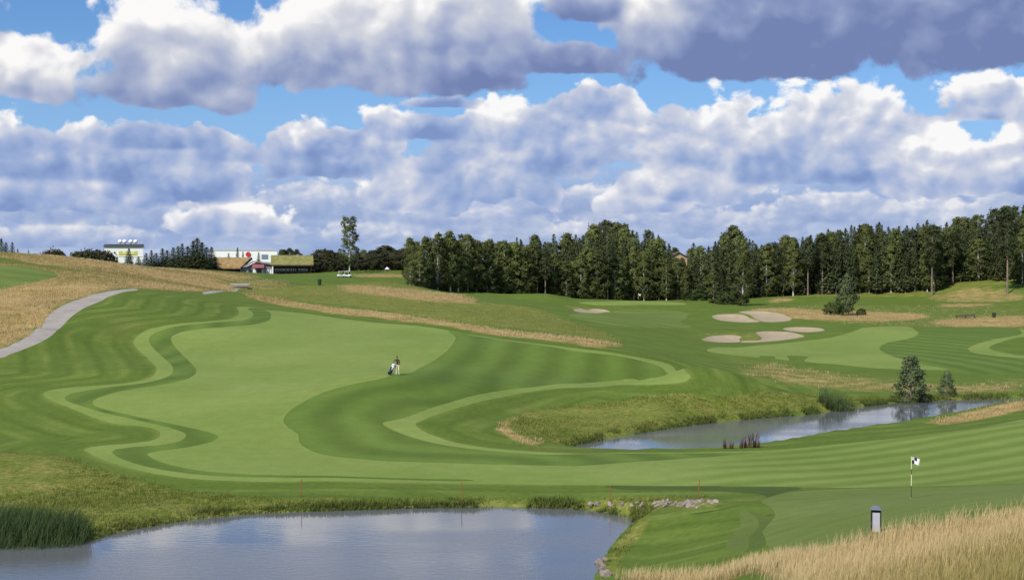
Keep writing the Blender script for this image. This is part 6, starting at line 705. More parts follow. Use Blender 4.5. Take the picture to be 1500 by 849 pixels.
# ------------------------------------------------------------------ small builders
class MB:
    """collects shapes into one bmesh"""
    def __init__(self): self.b = bmesh.new()
    def box(self, c, s, rz=0.0, rot=None):
        m = Matrix.Translation(c) @ (rot.to_4x4() if rot else Matrix.Rotation(rz, 4, 'Z')) @ Matrix.Diagonal((*s, 1)); bmesh.ops.create_cube(self.b, size=1, matrix=m); return self
    def prism(self, pts, axis, a, b):
        """outline PTS extruded along an axis from a to b ('x': pts are (y, z); 'y': pts are (x, z); 'z': pts are (x, y))"""
        f = {'x': lambda p, t: (t, p[0], p[1]), 'y': lambda p, t: (p[0], t, p[1]), 'z': lambda p, t: (p[0], p[1], t)}[axis]
        A = [self.b.verts.new(f(p, a)) for p in pts]; B = [self.b.verts.new(f(p, b)) for p in pts]; n = len(pts)
        self.b.faces.new(A); self.b.faces.new(B[::-1])
        for i in range(n): self.b.faces.new((A[i], B[i], B[(i + 1) % n], A[(i + 1) % n]))
        return self
    def solid(self, verts, faces):
        v = [self.b.verts.new(p) for p in verts]
        for f in faces: self.b.faces.new([v[i] for i in f])
        return self
    def lathe(self, prof, c=(0, 0, 0), n=16):
        R_ = [[self.b.verts.new((c[0] + r * math.cos(6.28319 * k / n), c[1] + r * math.sin(6.28319 * k / n), c[2] + z)) for k in range(n)] for r, z in prof]
        for a, b in zip(R_, R_[1:]):
            for k in range(n): self.b.faces.new((a[k], a[(k + 1) % n], b[(k + 1) % n], b[k]))
        self.b.faces.new(R_[0][::-1]); self.b.faces.new(R_[-1]); return self
    def bar(self, p, q, r, n=8):
        v, f = tube([p, q], [r, r], n); vs = [self.b.verts.new(t) for t in v]
        for t in f: self.b.faces.new([vs[i] for i in t])
        self.b.faces.new(vs[:n][::-1]); self.b.faces.new(vs[n:]); return self
    def build(self, name, m, parent=None, bevel=0.0, smooth=False):
        bmesh.ops.recalc_face_normals(self.b, faces=self.b.faces)
        if bevel: bmesh.ops.bevel(self.b, geom=self.b.edges[:], offset=bevel, segments=2, affect='EDGES')
        me = bpy.data.meshes.new(name); self.b.to_mesh(me); self.b.free()
        if smooth: me.polygons.foreach_set('use_smooth', [True] * len(me.polygons))
        return link(name, me, [m], parent)
def gz(x, y): return float(ground_z([x], [y])[0])

MT = dict(
    white=simple('white_cladding', (.88, .88, .86), .5, .03, .8), darkroof=simple('dark_roof_metal', (.10, .10, .12), .5), yellow=simple('yellow_sign', (.62, .58, .10), .5, .1), red=simple('red_paint', (.50, .045, .05), .45, .1),
    darkwood=simple('dark_stained_timber', (.030, .022, .020), .7, .3, 3), greywood=simple('grey_timber', (.26, .235, .25), .75, .2, 4), trim=simple('white_trim', (.74, .74, .75), .5, .05), glass=simple('dark_window_glass', (.025, .03, .04), .1, .1, 1, .6),
    redroof=simple('red_roof_felt', (.27, .09, .10), .7, .2, 2), tan=simple('tan_render', (.50, .36, .22), .8, .1, 1), concrete=simple('grey_concrete', (.36, .35, .33), .85, .2, 4), steel=simple('galvanised_steel', (.35, .36, .38), .45, .1, 3, .5, .6),
    black=simple('black_plastic', (.02, .02, .022), .5), rubber=simple('black_rubber', (.015, .015, .015), .8), flagw=simple('white_flag_cloth', (.80, .80, .78), .8, .03), flagb=simple('black_flag_cloth', (.03, .03, .04), .8, .1),
    poley=simple('pale_yellow_pole', (.72, .70, .42), .4, .05), poled=simple('dark_green_pole', (.07, .085, .03), .5), panel=simple('pale_grey_panel', (.43, .42, .49), .5, .06, 5), cap=simple('grey_blue_cap', (.17, .20, .25), .6, .08),
    stake=simple('red_orange_stake', (.34, .10, .055), .6, .15), skin=simple('skin', (.50, .33, .24), .6, .06), hair=simple('brown_hair', (.06, .035, .02), .7), shirt=simple('dark_brown_sweater', (.055, .036, .02), .9, .2, 20), trousers=simple('cream_trousers', (.68, .63, .46), .9, .06, 10),
    shoe=simple('white_shoe', (.6, .58, .55), .6), navy=simple('navy_bag_cloth', (.018, .030, .085), .7), bagw=simple('white_bag_cloth', (.66, .69, .72), .6, .05), timber=simple('weathered_timber', (.10, .085, .07), .8, .2, 6), green=simple('dark_green_paint', (.02, .05, .03), .5))
def mat_turf(name, a, b_):
    m, g, b, out = mat(name); tc = g.new('ShaderNodeTexCoord').outputs['Object']; n = g.noise(tc, .8, 5, .65)
    g.l.new(g.mix(g.ss(n, .38, .62), a, b_), b.inputs['Base Color']); b.inputs['Roughness'].default_value = .95
    bp = g.new('ShaderNodeBump'); bp.inputs['Strength'].default_value = .8; bp.inputs['Distance'].default_value = .15; g.l.new(g.noise(tc, 5, 4, .6), bp.inputs['Height']); g.l.new(bp.outputs[0], b.inputs['Normal']); return m
MT['turf_straw'] = mat_turf('straw_coloured_turf', (.24, .16, .068), (.35, .24, .11)); MT['turf_green'] = mat_turf('green_turf', (.16, .17, .05), (.27, .235, .085))
def mat_rock():
    m, g, b, out = mat('pale_granite'); tc = g.new('ShaderNodeTexCoord').outputs['Object']; oi = g.new('ShaderNodeObjectInfo')
    n = g.noise(tc, 5, 6, .65); c = g.ramp(n, [(.3, (.13, .115, .10)), (.52, (.29, .255, .225)), (.75, (.41, .37, .33))])
    tint = g.mix(g.noise(g.v('MULTIPLY', oi.outputs['Location'], (3, 3, 0)), 1.7, 0), (.62, .54, .52), (1.25, 1.2, 1.15)); g.l.new(g.mix(1.0, c, tint, 'MULTIPLY'), b.inputs['Base Color']); return m
MROCK = mat_rock()

# ------------------------------------------------------------------ clubhouse: two turf roofed wings and a red roofed entrance between them
def clubhouse():
    cx, cy = SITE['CLUB'][0]; z0 = gz(cx, cy - 4) - .05; S = 1 / 5.0
    t = empty('clubhouse', (cx, cy, z0), R(9), 'low dark timber clubhouse with two turf roofed wings and a red porch roof', 'clubhouse')
    X = lambda px: (px - 390) * S
    # left wing
    x0, x1 = X(321.5), X(351.5)
    MB().prism([(0, -1), (7.4, -1), (7.4, 2.0), (3.7, 4.4), (0, 2.0)], 'x', x0, x1).build('wall', MT['darkwood'], t)
    r = MB()
    for s, y_e in ((1, -1.1), (-1, 8.5)):
        ye, yr = y_e, 3.7; v = []
        for (xa, xb, y, z) in ((x0 - .7, x1 + .3, ye, 2.05), (x0 - 1.4, x1 + 3.4, yr, 5.05)):
            v += [(xa, y, z), (xb, y, z), (xa, y, z - .34), (xb, y, z - .34)]
        r.solid(v, [(0, 1, 5, 4), (2, 3, 7, 6), (0, 1, 3, 2), (4, 5, 7, 6), (0, 4, 6, 2), (1, 5, 7, 3)])
    r.build('turf_roof', MT['turf_straw'], t)
    bb = MB(); bb.solid([(x1 + .32, -1.14, 2.1), (x1 + .62, -1.14, 1.55), (x1 + 3.72, 3.66, 4.55), (x1 + 3.42, 3.66, 5.12), (x1 + .32, -.8, 2.1), (x1 + .62, -.8, 1.55), (x1 + 3.72, 4.0, 4.55), (x1 + 3.42, 4.0, 5.12)],
                        [(0, 1, 2, 3), (4, 5, 6, 7), (0, 1, 5, 4), (1, 2, 6, 5), (2, 3, 7, 6), (3, 0, 4, 7)]); bb.build('barge_board', MT['darkwood'], t)
    for px, w, h, m in ((326, .45, 1.0, 'trim'), (336, 1.1, .85, 'greywood'), (345, .95, .8, 'greywood')):
        f = MB().box((X(px), -.03, .55), (w, .06, h)).build('window', MT[m], t)
        MB().box((X(px), -.075, .62), (w * .62, .03, h * .5)).build('pane', MT['glass'], f)
    # entrance part
    xa, xb = X(353), X(398)
    MB().prism([(xa, -1), (xb, -1), (xb, 3.1), (X(375), 3.6), (xa, 1.6)], 'y', .6, 7.5).build('wall', MT['greywood'], t)
    MB().prism([(xa - .5, 1.45), (xa - .5, 1.75), (X(371), 4.0), (xb + .2, 3.5), (xb + .2, 3.2), (X(371), 3.7)], 'y', -.3, 8).build('entrance_roof', MT['greywood'], t)
    MB().prism([(-1.5, 1.9), (-1.5, 2.12), (.52, 3.28), (.52, 3.05)], 'x', X(370), X(387)).build('porch_roof', MT['redroof'], t)
    for px, w in ((366.5, .9), (380, 1.1)): MB().box((X(px), .5, .75), (w, .14, 1.9)).build('dark_opening', MT['glass'], t)
    d = MB().box((X(372.7), .52, .72), (1.15, .12, 1.75)).build('door', MT['trim'], t); MB().box((X(372.7) + .42, .44, .75), (.05, .06, .2)).build('handle', MT['black'], d)
    for px, w in ((385.5, .8), (391.5, .85), (396.5, .6)): MB().box((X(px), .55, .85), (w, .1, 1.25)).build('window', MT['trim'], t)
    for px in (370.5, 386.6): MB().box((X(px), -1.35, .45), (.16, .16, 3.0)).build('porch_post', MT['darkwood'], t)
    # right wing with its verandah
    x0, x1 = X(400), X(455)
    MB().prism([(1.6, -1), (9.5, -1), (9.5, 2.6), (5.5, 5.0), (1.6, 2.6)], 'x', x0, x1).build('wall', MT['darkwood'], t)
    r = MB()
    for ye in (-1.2, 11.0):
        yr = 4.9; v = []
        for (y, z) in ((ye, 2.85), (yr, 5.75)): v += [(x0 - .7, y, z), (x1 + .7, y, z), (x0 - .7, y, z - .36), (x1 + .7, y, z - .36)]
        r.solid(v, [(0, 1, 5, 4), (2, 3, 7, 6), (0, 1, 3, 2), (4, 5, 7, 6), (0, 4, 6, 2), (1, 5, 7, 3)])
    r.build('turf_roof', MT['turf_green'], t)
    MB().box(((x0 + x1) / 2, -1.26, 2.60), (x1 - x0 + 1.4, .08, .42)).build('eave_board', MT['darkwood'], t)
    for i in range(7): MB().box((x0 + .1 + i * (x1 - x0 - .2) / 6, -.9, .85), (.16, .16, 3.5)).build('verandah_post', MT['darkwood'], t)
    MB().box(((x0 + x1) / 2, .2, -.12), (x1 - x0, 2.4, .5)).build('terrace', MT['darkwood'], t)
    MB().box(((x0 + x1) / 2, -.98, .72), (x1 - x0, .06, .10)).build('rail', MT['darkwood'], t)
    for px, w in ((405.5, 1.2), (412, 1.0), (418, 1.3), (424.5, 1.2), (431, 1.0), (440, 1.3), (447, 1.3)):
        f = MB().box((X(px), 1.55, 1.45), (w, .1, .62)).build('window', MT['trim'], t); MB().box((X(px), 1.49, 1.45), (w * .4, .04, .40)).build('pane', MT['glass'], f)
    for px, w in ((436, 1.0), (443, 1.3), (450.5, 1.3)): MB().box((X(px), -1.2, .02), (w, .1, .42)).build('base_panel', MT['trim'], t)
clubhouse()

def tower():
    cx, cy = SITE['TOWER'][0]; z0 = gz(cx, cy) - 1.0; zt = 15 + (392 - 361.5) * 600 / 2060 - z0
    t = empty('white_building', (cx, cy, z0), R(18), 'tall white building with dark flat roof, yellow sign and four white vents', 'building')
    w, d = 15.6, 12.0
    MB().box((0, d / 2, zt / 2), (w, d, zt)).build('wall', MT['white'], t)
    MB().prism([(-w / 2 - .5, zt + .02), (w / 2 + .6, zt + .02), (w / 2 + .2, zt + 1.25), (-w / 2 - .2, zt + 1.1)], 'y', -.5, d + .5).build('roof', MT['darkroof'], t)
    s = MB().box((1.5, -.08, zt - 2.6), (7.6, .16, 1.7)).build('sign', MT['yellow'], t)
    for x, ww, z in ((-1.2, 1.2, .25), (.6, 1.0, -.1), (2.2, 1.5, .2)): MB().box((1.2 + x, -.19, zt - 2.6 + z), (ww, .05, .5)).build('sign_mark', MT['white'], s)
    MB().box((-.2, -.05, zt - 4.1), (w - .4, .1, .22)).build('string_course', simple('pale_yellow_band', (.60, .60, .42), .6), t)
    for x in (-4.7, -1.2, 1.3, 4.9): MB().box((x, -.04, zt - 7.5), (1.2, .08, 1.5)).build('window', simple('pale_blue_glass', (.45, .5, .56), .2, .1, 1, .5), t)
    for px in (177, 183.5, 192, 199):
        MB().lathe([(.35, 0), (.35, .5), (.75, .7), (.95, 1.15), (.85, 1.6), (.5, 1.95)], ((px - 182) * .291, 4, zt + 1.15), 14).build('roof_vent', MT['white'], t, 0, True)
tower()
def long_building():
    cx, cy = SITE['LONG'][0]; z0 = gz(cx, cy) - 1; zt = 15 + (392 - 366.5) * 560 / 2060 - z0
    t = empty('white_building', (cx, cy, z0), R(11), 'long low white building with a round red sign behind the clubhouse', 'building')
    MB().box((0, 7, zt / 2), (25.5, 14, zt)).build('wall', MT['white'], t)
    MB().box((0, 7, zt + .16), (26, 14.5, .3)).build('roof', simple('pale_roof_edge', (.6, .6, .62), .5), t)
    v = MB(); v.lathe([(.95, -.12), (1.0, 0), (.95, .12)], n=24); o = v.build('sign', MT['red'], t); o.rotation_euler = (R(90), 0, 0); o.location = (1.5, -.2, zt - 1.6)
    MB().box((8.0, -.05, zt - 2.6), (2.6, .1, 1.9)).build('window', simple('grey_blue_glass', (.2, .25, .32), .2, .1, 1, .5), t)
    for x in (-10, -6.5, -3): MB().box((x, -.05, zt - 3.2), (2.2, .1, 1.0)).build('window', simple('grey_glass', (.3, .33, .38), .2, .1, 1, .5), t)
long_building()
def small_house():
    cx, cy = SITE['HOUSE'][0]; z0 = gz(cx, cy) - .2; zt = 15 + (392 - 370) * cy / 2060 - z0
    t = empty('house', (cx, cy, z0), R(14), 'tan house half hidden in the wood, only its upper wall showing', 'house')
    MB().prism([(-3.2, 0), (3.2, 0), (3.2, zt - 1.6), (0, zt), (-3.2, zt - 1.6)], 'y', 0, 8).build('wall', MT['tan'], t)
    MB().prism([(-3.7, zt - 1.9), (0, zt + .02), (3.7, zt - 1.9), (3.7, zt - 1.62), (0, zt + .32), (-3.7, zt - 1.62)], 'y', -.5, 8.5).build('roof', MT['timber'], t)
    for x in (-1.5, 1.5):
        f = MB().box((x, -.04, zt - 2.7), (1.1, .08, 1.2)).build('window', MT['trim'], t); MB().box((x, -.1, zt - 2.7), (.85, .03, .95)).build('pane', MT['glass'], f)
small_house()
def mast():
    cx, cy = SITE['MAST'][0]; z0 = gz(cx, cy); zt = 15 + (392 - 326) * 600 / 2060 - z0
    t = empty('radio_mast', (cx, cy, z0), 0, 'thin grey mast rising above the wood left of the tall rounded trees', 'mast')
    m = MB()
    for k in range(3):
        a = k * 2.094; m.bar((.8 * math.cos(a), .8 * math.sin(a), 0), (.28 * math.cos(a), .28 * math.sin(a), zt - 4), .07)
        for i in range(12):
            f0, f1 = i / 12, (i + 1) / 12; r0, r1 = .8 - .52 * f0, .8 - .52 * f1; b = a + 2.094
            m.bar((r0 * math.cos(a), r0 * math.sin(a), f0 * (zt - 4)), (r1 * math.cos(b), r1 * math.sin(b), f1 * (zt - 4)), .04, 5)
    m.build('lattice', MT['steel'], t); MB().bar((0, 0, zt - 4.4), (0, 0, zt), .16).build('antenna', MT['steel'], t)
mast()
def tent():
    x, y = SITE['TENT'][0]; t = empty('tent', (x, y, gz(x, y)), .3, 'tiny white pointed tent on the pale grass before the tree line', 'tent'); t.scale = (.6, .6, .6)
    MB().solid([(-1, -1, .9), (1, -1, .9), (1, 1, .9), (-1, 1, .9), (0, 0, 2.1)], [(0, 1, 4), (1, 2, 4), (2, 3, 4), (3, 0, 4), (0, 3, 2, 1)]).build('canopy', MT['white'], t)
    for a in (-1, 1):
        for b in (-1, 1): MB().bar((a * .95, b * .95, 0), (a * .95, b * .95, .92), .04).build('pole', MT['trim'], t)
tent()

def golf_cart(x, y, rz, label):
    t = empty('golf_cart', (x, y, gz(x, y)), rz, label, 'golf cart', 'golf carts on the clubhouse lawn'); t.scale = (.88, .88, .88)
    MB().prism([(-1.15, .35), (1.15, .35), (1.2, .62), (.75, .95), (.45, .62), (-.2, .6), (-.3, .85), (-1.1, .85)], 'y', -.55, .55).build('body', MT['white'], t, .03)
    MB().box((0, 0, 1.82), (1.7, 1.15, .09)).build('roof', MT['white'], t, .02)
    for a in (-.72, .70):
        for b in (-.5, .5): MB().bar((a, b, .8), (a * .95, b, 1.8), .025).build('post', MT['trim'], t)
    MB().box((-.35, 0, .92), (.45, 1.0, .14)).box((-.58, 0, 1.15), (.12, 1.0, .42)).build('seat', MT['timber'], t, .02)
    MB().box((.66, 0, 1.3), (.02, 1.0, .75)).build('windscreen', MT['glass'], t)
    for a in (-.75, .8):
        for b in (-.5, .5):
            w = MB().lathe([(.12, -.09), (.22, -.09), (.24, -.05), (.24, .05), (.22, .09), (.12, .09)], n=16).build('wheel', MT['rubber'], t); w.rotation_euler = (R(90), 0, 0); w.location = (a, b, .24)
            MB().lathe([(.1, -.1), (.1, .1)], n=10).build('hub', MT['trim'], w)
for (x, y), rz, lb in zip(SITE['CARTS'], (.5, -.4), ('larger looking white golf cart on the lawn under the tall birch', 'second white golf cart, just right of the first under the tall birch')): golf_cart(x, y, rz, lb)

def bench(x, y, rz, label):
    t = empty('park_bench', (x, y, gz(x, y)), rz, label, 'bench', 'benches on the right hand straw patch')
    MB().box((0, 0, .45), (2.6, .5, .07)).build('seat', MT['timber'], t, .01); MB().box((0, .26, .78), (2.6, .05, .36)).build('backrest', MT['timber'], t, .01)
    for a in (-1.1, 1.1): MB().box((a, -.15, .21), (.09, .09, .42)).box((a, .24, .4), (.09, .08, .8)).build('leg', MT['black'], t)
for (x, y), lb in zip(SITE['BENCH'], ('longer looking dark bench on the straw patch at the right', 'dark bench left of the longer looking one on the straw patch')): bench(x, y, .1, lb)
def litter_bin(x, y, label, h=1.2):
    t = empty('litter_bin', (x, y, gz(x, y)), 0, label, 'bin')
    MB().lathe([(.34, .12), (.40, .2), (.44, h - .25), (.42, h - .2)], n=16).build('drum', MT['green'], t, 0, False); MB().lathe([(.50, h - .16), (.48, h - .08), (.25, h)], n=16).build('lid', MT['black'], t); MB().bar((0, 0, -.1), (0, 0, .2), .06).build('post', MT['black'], t)
litter_bin(*SITE['BIN'][0], 'dark bin on the straw patch right of the two benches'); litter_bin(*SITE['BIN'][1], 'dark bin standing alone on the tee terrace below the clubhouse', 1.5)
def culvert():
    x, y = SITE['CULVERT'][0]; z = gz(x, y); t = empty('path_bridge', (x, y, z), R(8), 'small flat concrete bridge where the cart path meets the clubhouse lawn', 'bridge')
    MB().box((0, 0, .42), (4.2, 2.6, .2)).build('deck', MT['concrete'], t, .02); MB().box((0, -1.15, .1), (4.0, .2, .46)).build('abutment', MT['timber'], t)
    MB().box((0, 1.2, .78), (4.2, .1, .08)).build('rail', MT['trim'], t)
    for a in (-1.9, 0, 1.9): MB().box((a, 1.2, .63), (.08, .08, .24)).build('rail_post', MT['timber'], t)
culvert()

# ------------------------------------------------------------------ near green
def flagstick(x, y, h, label, scale=1.0, rz=0.0):
    t = empty('flagstick', (x, y, gz(x, y)), rz, label, 'flag'); r = .021 * scale
    for a, b, m in ((0, .30, 'poled'), (.30, .57, 'poley'), (.57, .70, 'poled'), (.70, 1.0, 'poley')): MB().bar((0, 0, a * h - (.1 if a == 0 else 0)), (0, 0, b * h), r, 10).build('pole_band', MT[m], t)
    MB().lathe([(.06, -.02), (.06, .004)], n=14).build('cup_rim', MT['flagw'], t)
    # waving checked flag, two by three fields
    W, H = .46 * scale, .34 * scale; nx, nz = 12, 8; V = []; F = []; mi = []
    for side in (0, 1):
        for j in range(nz + 1):
            for i in range(nx + 1):
                u, v = i / nx, j / nz; V.append((r + u * W * .93, .07 * scale * math.sin(u * 5.2 + v) * u ** .6 + .10 * u + side * .006, h - .03 - v * H - .12 * u * u * scale + .015 * math.sin(u * 7)))
    n = (nx + 1) * (nz + 1)
    for side in (0, 1):
        for j in range(nz):
            for i in range(nx):
                a = side * n + j * (nx + 1) + i; q = (a, a + 1, a + nx + 2, a + nx + 1); F.append(q if side else q[::-1]); mi.append(int((i * 3 // nx, j * 2 // nz) in ((1, 0), (0, 1))))
    me = np_mesh('flag', V, F, True, mi); link('flag', me, [MT['flagw'], MT['flagb']], t)
flagstick(*SITE['PIN'][0], 2.15, 'white and black checked flag on a banded pole standing on the near green')
flagstick(35.6, 396.5, 2.1, 'tiny white flag on the far green crest before the wood', 1.5)
def post_box():
    x, y = SITE['BOLLARD'][0]; t = empty('bollard', (x, y, gz(x, y)), R(-13), 'dark framed box post with pale front panel at the edge of the straw', 'bollard'); h = .96
    MB().box((-.168, 0, h / 2 - .1), (.045, .34, h + .02)).build('side_panel', MT['black'], t, .006); MB().box((.168, 0, h / 2 - .1), (.045, .34, h + .02)).build('side_panel', MT['black'], t, .006)
    MB().box((0, .14, h / 2 - .1), (.29, .05, h)).build('back_panel', MT['black'], t); MB().box((0, -.10, .40), (.29, .05, .74)).build('front_panel', MT['panel'], t, .006)
    MB().box((0, -.10, .815), (.29, .05, .07)).build('top_rail', MT['black'], t)
    MB().prism([(-.215, .875), (.215, .875), (.215, .90), (.12, .985), (-.12, .985), (-.215, .90)], 'y', -.20, .20).build('cap', MT['cap'], t, .008)
post_box()
for (x, y), lb in zip(SITE['STAKES'], ('thin red stake on the pond bank, leftmost of four', 'thin red stake on the pond bank, second from the left', 'thin red stake on the pond bank above the first pale rocks', 'thin red stake behind the main heap of pale rocks')):
    t = empty('marker_stake', (x, y, gz(x, y)), 0, lb, 'stake', 'red hazard stakes along the lower pond'); o = MB().box((0, 0, .5), (.042, .042, 1.2)).build('shaft', MT['stake'], t, .008); MB().prism([(-.027, 1.1), (.027, 1.1), (0, 1.16)], 'y', -.027, .027).build('tip', MT['stake'], t); t.rotation_euler = (0, R(random.uniform(-4, 4)), .4)

def rock(x, y, s, label, group):
    b = bmesh.new(); bmesh.ops.create_icosphere(b, subdivisions=3, radius=1); r = np.random.default_rng(int(abs(x * 971 + y * 37)))
    pl = [(Vector(unit(r.normal(0, 1, 3))), r.uniform(.5, .85)) for _ in range(14)]
    for v in b.verts:
        for n, d in pl:
            e = v.co.dot(n) - d
            if e > 0: v.co -= n * e * .92
        v.co = Vector((v.co.x * 1.15, v.co.y * .95, v.co.z * .9)) * s
    me = bpy.data.meshes.new('boulder'); b.to_mesh(me); b.free()
    o = link('boulder', me, [MROCK]); o.location = (x, y, max(gz(x, y), .0) + s * .22); o.rotation_euler = (r.uniform(-.3, .3), r.uniform(-.3, .3), r.uniform(0, 6)); tag(o, label, 'rock', group)
rk = sorted(SITE['ROCKS'])
for i, (x, y) in enumerate(rk): rock(x, y, random.choice([.20, .24, .30, .36, .26]) * (.88 if i > 9 else .75), f'pale boulder on the bank at the outlet between pond and green, {nth(i)} from the left', 'pale boulders at the pond outlet')
for i, (x, y) in enumerate(sorted(SITE['ROCKS2'], key=lambda p: -p[1])): rock(x, y, random.uniform(.2, .34), f'pale stone on the near right shore of the lower pond, {nth(i)} counting towards the viewer', 'pale stones on the near right shore')

# red dock plants in the upper pond
MD = mat_blades('red_dock_leaves', (.06, .03, .022), (.14, .065, .05), (.10, .05, .036), .3)
for i, (x, y) in enumerate(SITE['DOCKS']):
    h = (.75, .6, .8, .7, 1.15)[i]; t = empty('dock_plant', (x, y, gz(x, y)), 0, ('thin red brown dock plant at the pond edge, leftmost of five', 'red brown dock plant, second from the left at the pond edge', 'red brown dock plant in the middle of five at the pond edge', 'red brown dock plant next to the tallest at the pond edge', 'tallest and thickest red brown dock plant at the pond edge')[i], 'plant', 'red dock plants in the upper pond')
    n = 9 if i < 4 else 30; q = rng.normal(0, .12 if i < 4 else .28, (n, 2)); me = blades('stems', x + q[:, 0], y + q[:, 1], 2, h, .05, .05, .5, .25); o = link('stems', me, [MD], t); o.location = (-x, -y, -t.location[2])

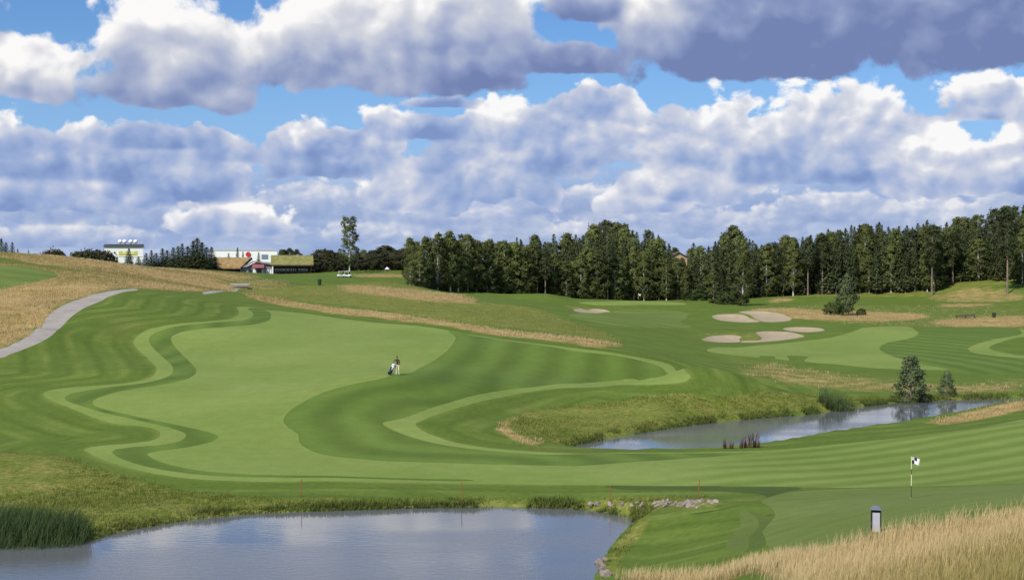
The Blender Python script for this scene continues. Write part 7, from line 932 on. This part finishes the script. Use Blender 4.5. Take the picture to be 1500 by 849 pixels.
# ------------------------------------------------------------------ golfer beside a bag on its trolley
def person():
    x, y = SITE['PERSON'][0]; z = gz(x, y); J = {}; edges = []
    def pt(n, p, r, prev=None):
        J[n] = (len(J), p, r)
        if prev: edges.append((J[prev][0], J[n][0]))
    pt('pelvis', (0, 0, .95), (.155, .115)); pt('waist', (-.01, 0, 1.10), (.14, .10), 'pelvis'); pt('chest', (-.03, .01, 1.30), (.165, .115), 'waist'); pt('yoke', (-.05, .02, 1.45), (.13, .085), 'chest'); pt('neck', (-.065, .015, 1.53), (.055, .055), 'yoke')
    pt('chin', (-.075, 0, 1.60), (.07, .08), 'neck'); pt('head', (-.08, -.005, 1.68), (.082, .098), 'chin'); pt('crown', (-.08, .0, 1.765), (.055, .065), 'head')
    for s, sd_ in ((-1, 'l'), (1, 'r')):
        pt('hip' + sd_, (s * .095, 0, .86), (.10, .10), 'pelvis'); pt('knee' + sd_, (s * .12, -.03 * s, .49), (.07, .07), 'hip' + sd_); pt('ankle' + sd_, (s * .13, .03, .10), (.05, .05), 'knee' + sd_); pt('heel' + sd_, (s * .13, .02, .045), (.045, .045), 'ankle' + sd_); pt('toe' + sd_, (s * .15, -.14, .04), (.04, .035), 'heel' + sd_)
        pt('sh' + sd_, (s * .185 - .05, .02, 1.42), (.065, .065), 'yoke')
    pt('ell', (-.36, -.10, 1.20), (.045, .045), 'shl'); pt('wrl', (-.50, -.22, 1.06), (.032, .032), 'ell'); pt('hal', (-.56, -.25, 1.02), (.035, .022), 'wrl')
    pt('elr', (.20, .03, 1.14), (.045, .045), 'shr'); pt('wrr', (.21, -.10, .92), (.032, .032), 'elr'); pt('har', (.20, -.15, .84), (.03, .022), 'wrr')
    for sd_, (hx, hy, hz), s in (('l', (-.56, -.25, 1.02), -1), ('r', (.20, -.15, .84), 1)):
        for k in range(4):
            n = f'f{sd_}{k}'; o = (k - 1.5) * .02; e = (hx + s * (-.06 if s > 0 else .0) + (-.055 if s < 0 else .01), hy - .02, hz - .05 + o * .2) if s > 0 else (hx - .06, hy + o, hz - .035)
            if s > 0: e = (hx + o, hy - .03, hz - .075)
            pt(n, e, (.010, .010), 'ha' + sd_); pt(n + 't', (e[0] - (.02 if s < 0 else 0), e[1] + .012, e[2] - .03), (.008, .008), n)
        pt('t' + sd_, (hx + .03, hy - .035, hz - .03), (.011, .011), 'ha' + sd_)
    me = bpy.data.meshes.new('body'); me.from_pydata([j[1] for j in J.values()], edges, []); o = bpy.data.objects.new('body', me); COL.objects.link(o)
    sk = o.modifiers.new('skin', 'SKIN'); sk.use_smooth_shade = True; sub = o.modifiers.new('sub', 'SUBSURF'); sub.levels = sub.render_levels = 2
    if not me.skin_vertices: bpy.context.view_layer.objects.active = o; bpy.ops.mesh.customdata_skin_add() if bpy.ops.mesh.customdata_skin_add.poll() else None
    for j, v in zip(J.values(), me.skin_vertices[0].data): v.radius = j[2]; v.use_root = j[0] == 0
    dg = bpy.context.evaluated_depsgraph_get(); dg.update(); m2 = bpy.data.meshes.new_from_object(o.evaluated_get(dg)); bpy.data.objects.remove(o)
    m2.name = 'body'; m2.materials.clear()
    for q in ('skin', 'shirt', 'trousers', 'shoe'): m2.materials.append(MT[q])
    for p in m2.polygons:
        c = p.center; hand = (c.x < -.47 and c.z < 1.12) or (c.x > .12 and c.y < -.06 and c.z < .95 and c.z > .72)
        p.material_index = 3 if c.z < .085 else 0 if c.z > 1.54 or hand else 1 if c.z > .99 or c.x < -.3 or (c.x > .17 and c.z > .86) else 2; p.use_smooth = True
    t = empty('person', (x, y, z), R(200), 'person in dark top and cream trousers standing on the fairway beside a golf bag', 'person'); t.rotation_euler = (0, 0, 0)
    link('body', m2, (), t)
    h = MB(); bmesh.ops.create_uvsphere(h.b, u_segments=14, v_segments=10, radius=1, matrix=Matrix.Translation((-.08, .018, 1.725)) @ Matrix.Diagonal((.098, .112, .085, 1))); h.build('hair', MT['hair'], t, 0, True)
    f = MB(); bmesh.ops.create_cone(f.b, segments=6, radius1=.018, radius2=.004, depth=.05, cap_ends=True, matrix=Matrix.Translation((-.08, -.108, 1.665)) @ Matrix.Rotation(R(65), 4, 'X')); f.build('nose', MT['skin'], t, 0, True)
    for s in (-1, 1): MB().box((-.08 + s * .034, -.088, 1.695), (.022, .02, .012)).build('eye', MT['black'], t)
    for s in (-1, 1): MB().box((-.08 + s * .088, .01, 1.675), (.02, .035, .06)).build('ear', MT['skin'], t, .006)
    MB().box((-.08, -.083, 1.625), (.05, .02, .01)).build('mouth', simple('lips', (.3, .12, .1), .6), t)
person()
def trolley():
    x, y = SITE['BAG'][0]; t = empty('golf_bag', (x, y, gz(x, y)), R(12), 'white and navy golf bag leaning on its two wheeled trolley', 'golf bag')
    tilt = Matrix.Rotation(R(24), 3, 'Y')
    def part(prof, name, m, n=14): o = MB().lathe(prof, n=n).build(name, MT[m], t, 0, True); o.rotation_euler = (0, R(24), 0); o.location = (-.16, 0, .16); return o
    part([(.12, 0), (.16, .03), (.165, .34)], 'bag_base', 'navy'); part([(.163, .34), (.17, .62), (.165, .78)], 'bag_body', 'bagw'); part([(.168, .78), (.175, .95), (.15, .97)], 'bag_collar', 'bagw')
    p = MB().box((-.17, -.02, .48), (.14, .22, .4)).build('pocket', MT['navy'], t, .03); p.rotation_euler = (0, R(24), 0); p.location = (-.12, -.02, .12)
    rr = random.Random(4)
    for i in range(7):
        a, b = rr.uniform(-.09, .09), rr.uniform(-.09, .09); L = rr.uniform(1.12, 1.25); o = MB().bar((a, b, .9), (a, b, L), .009, 6).box((a + .03, b, L + .02), (.09, .05, .05)).build('club', MT['steel'], t); o.rotation_euler = (0, R(24), 0); o.location = (-.16, 0, .16)
    for s in (-1, 1):
        w = MB().lathe([(.10, -.025), (.145, -.03), (.155, 0), (.145, .03), (.10, .025)], n=18).build('wheel', MT['rubber'], t); w.rotation_euler = (R(90), 0, 0); w.location = (-.22, s * .3, .155); MB().lathe([(.09, -.02), (.09, .02)], n=14).build('hub', MT['trim'], w)
    MB().bar((-.22, -.3, .155), (-.22, .3, .155), .014).bar((-.22, 0, .155), (.52, 0, 1.02), .016).bar((.52, -.12, 1.02), (.52, .12, 1.02), .018).bar((-.1, 0, .3), (.2, 0, .03), .014).build('trolley_frame', MT['black'], t)
trolley()
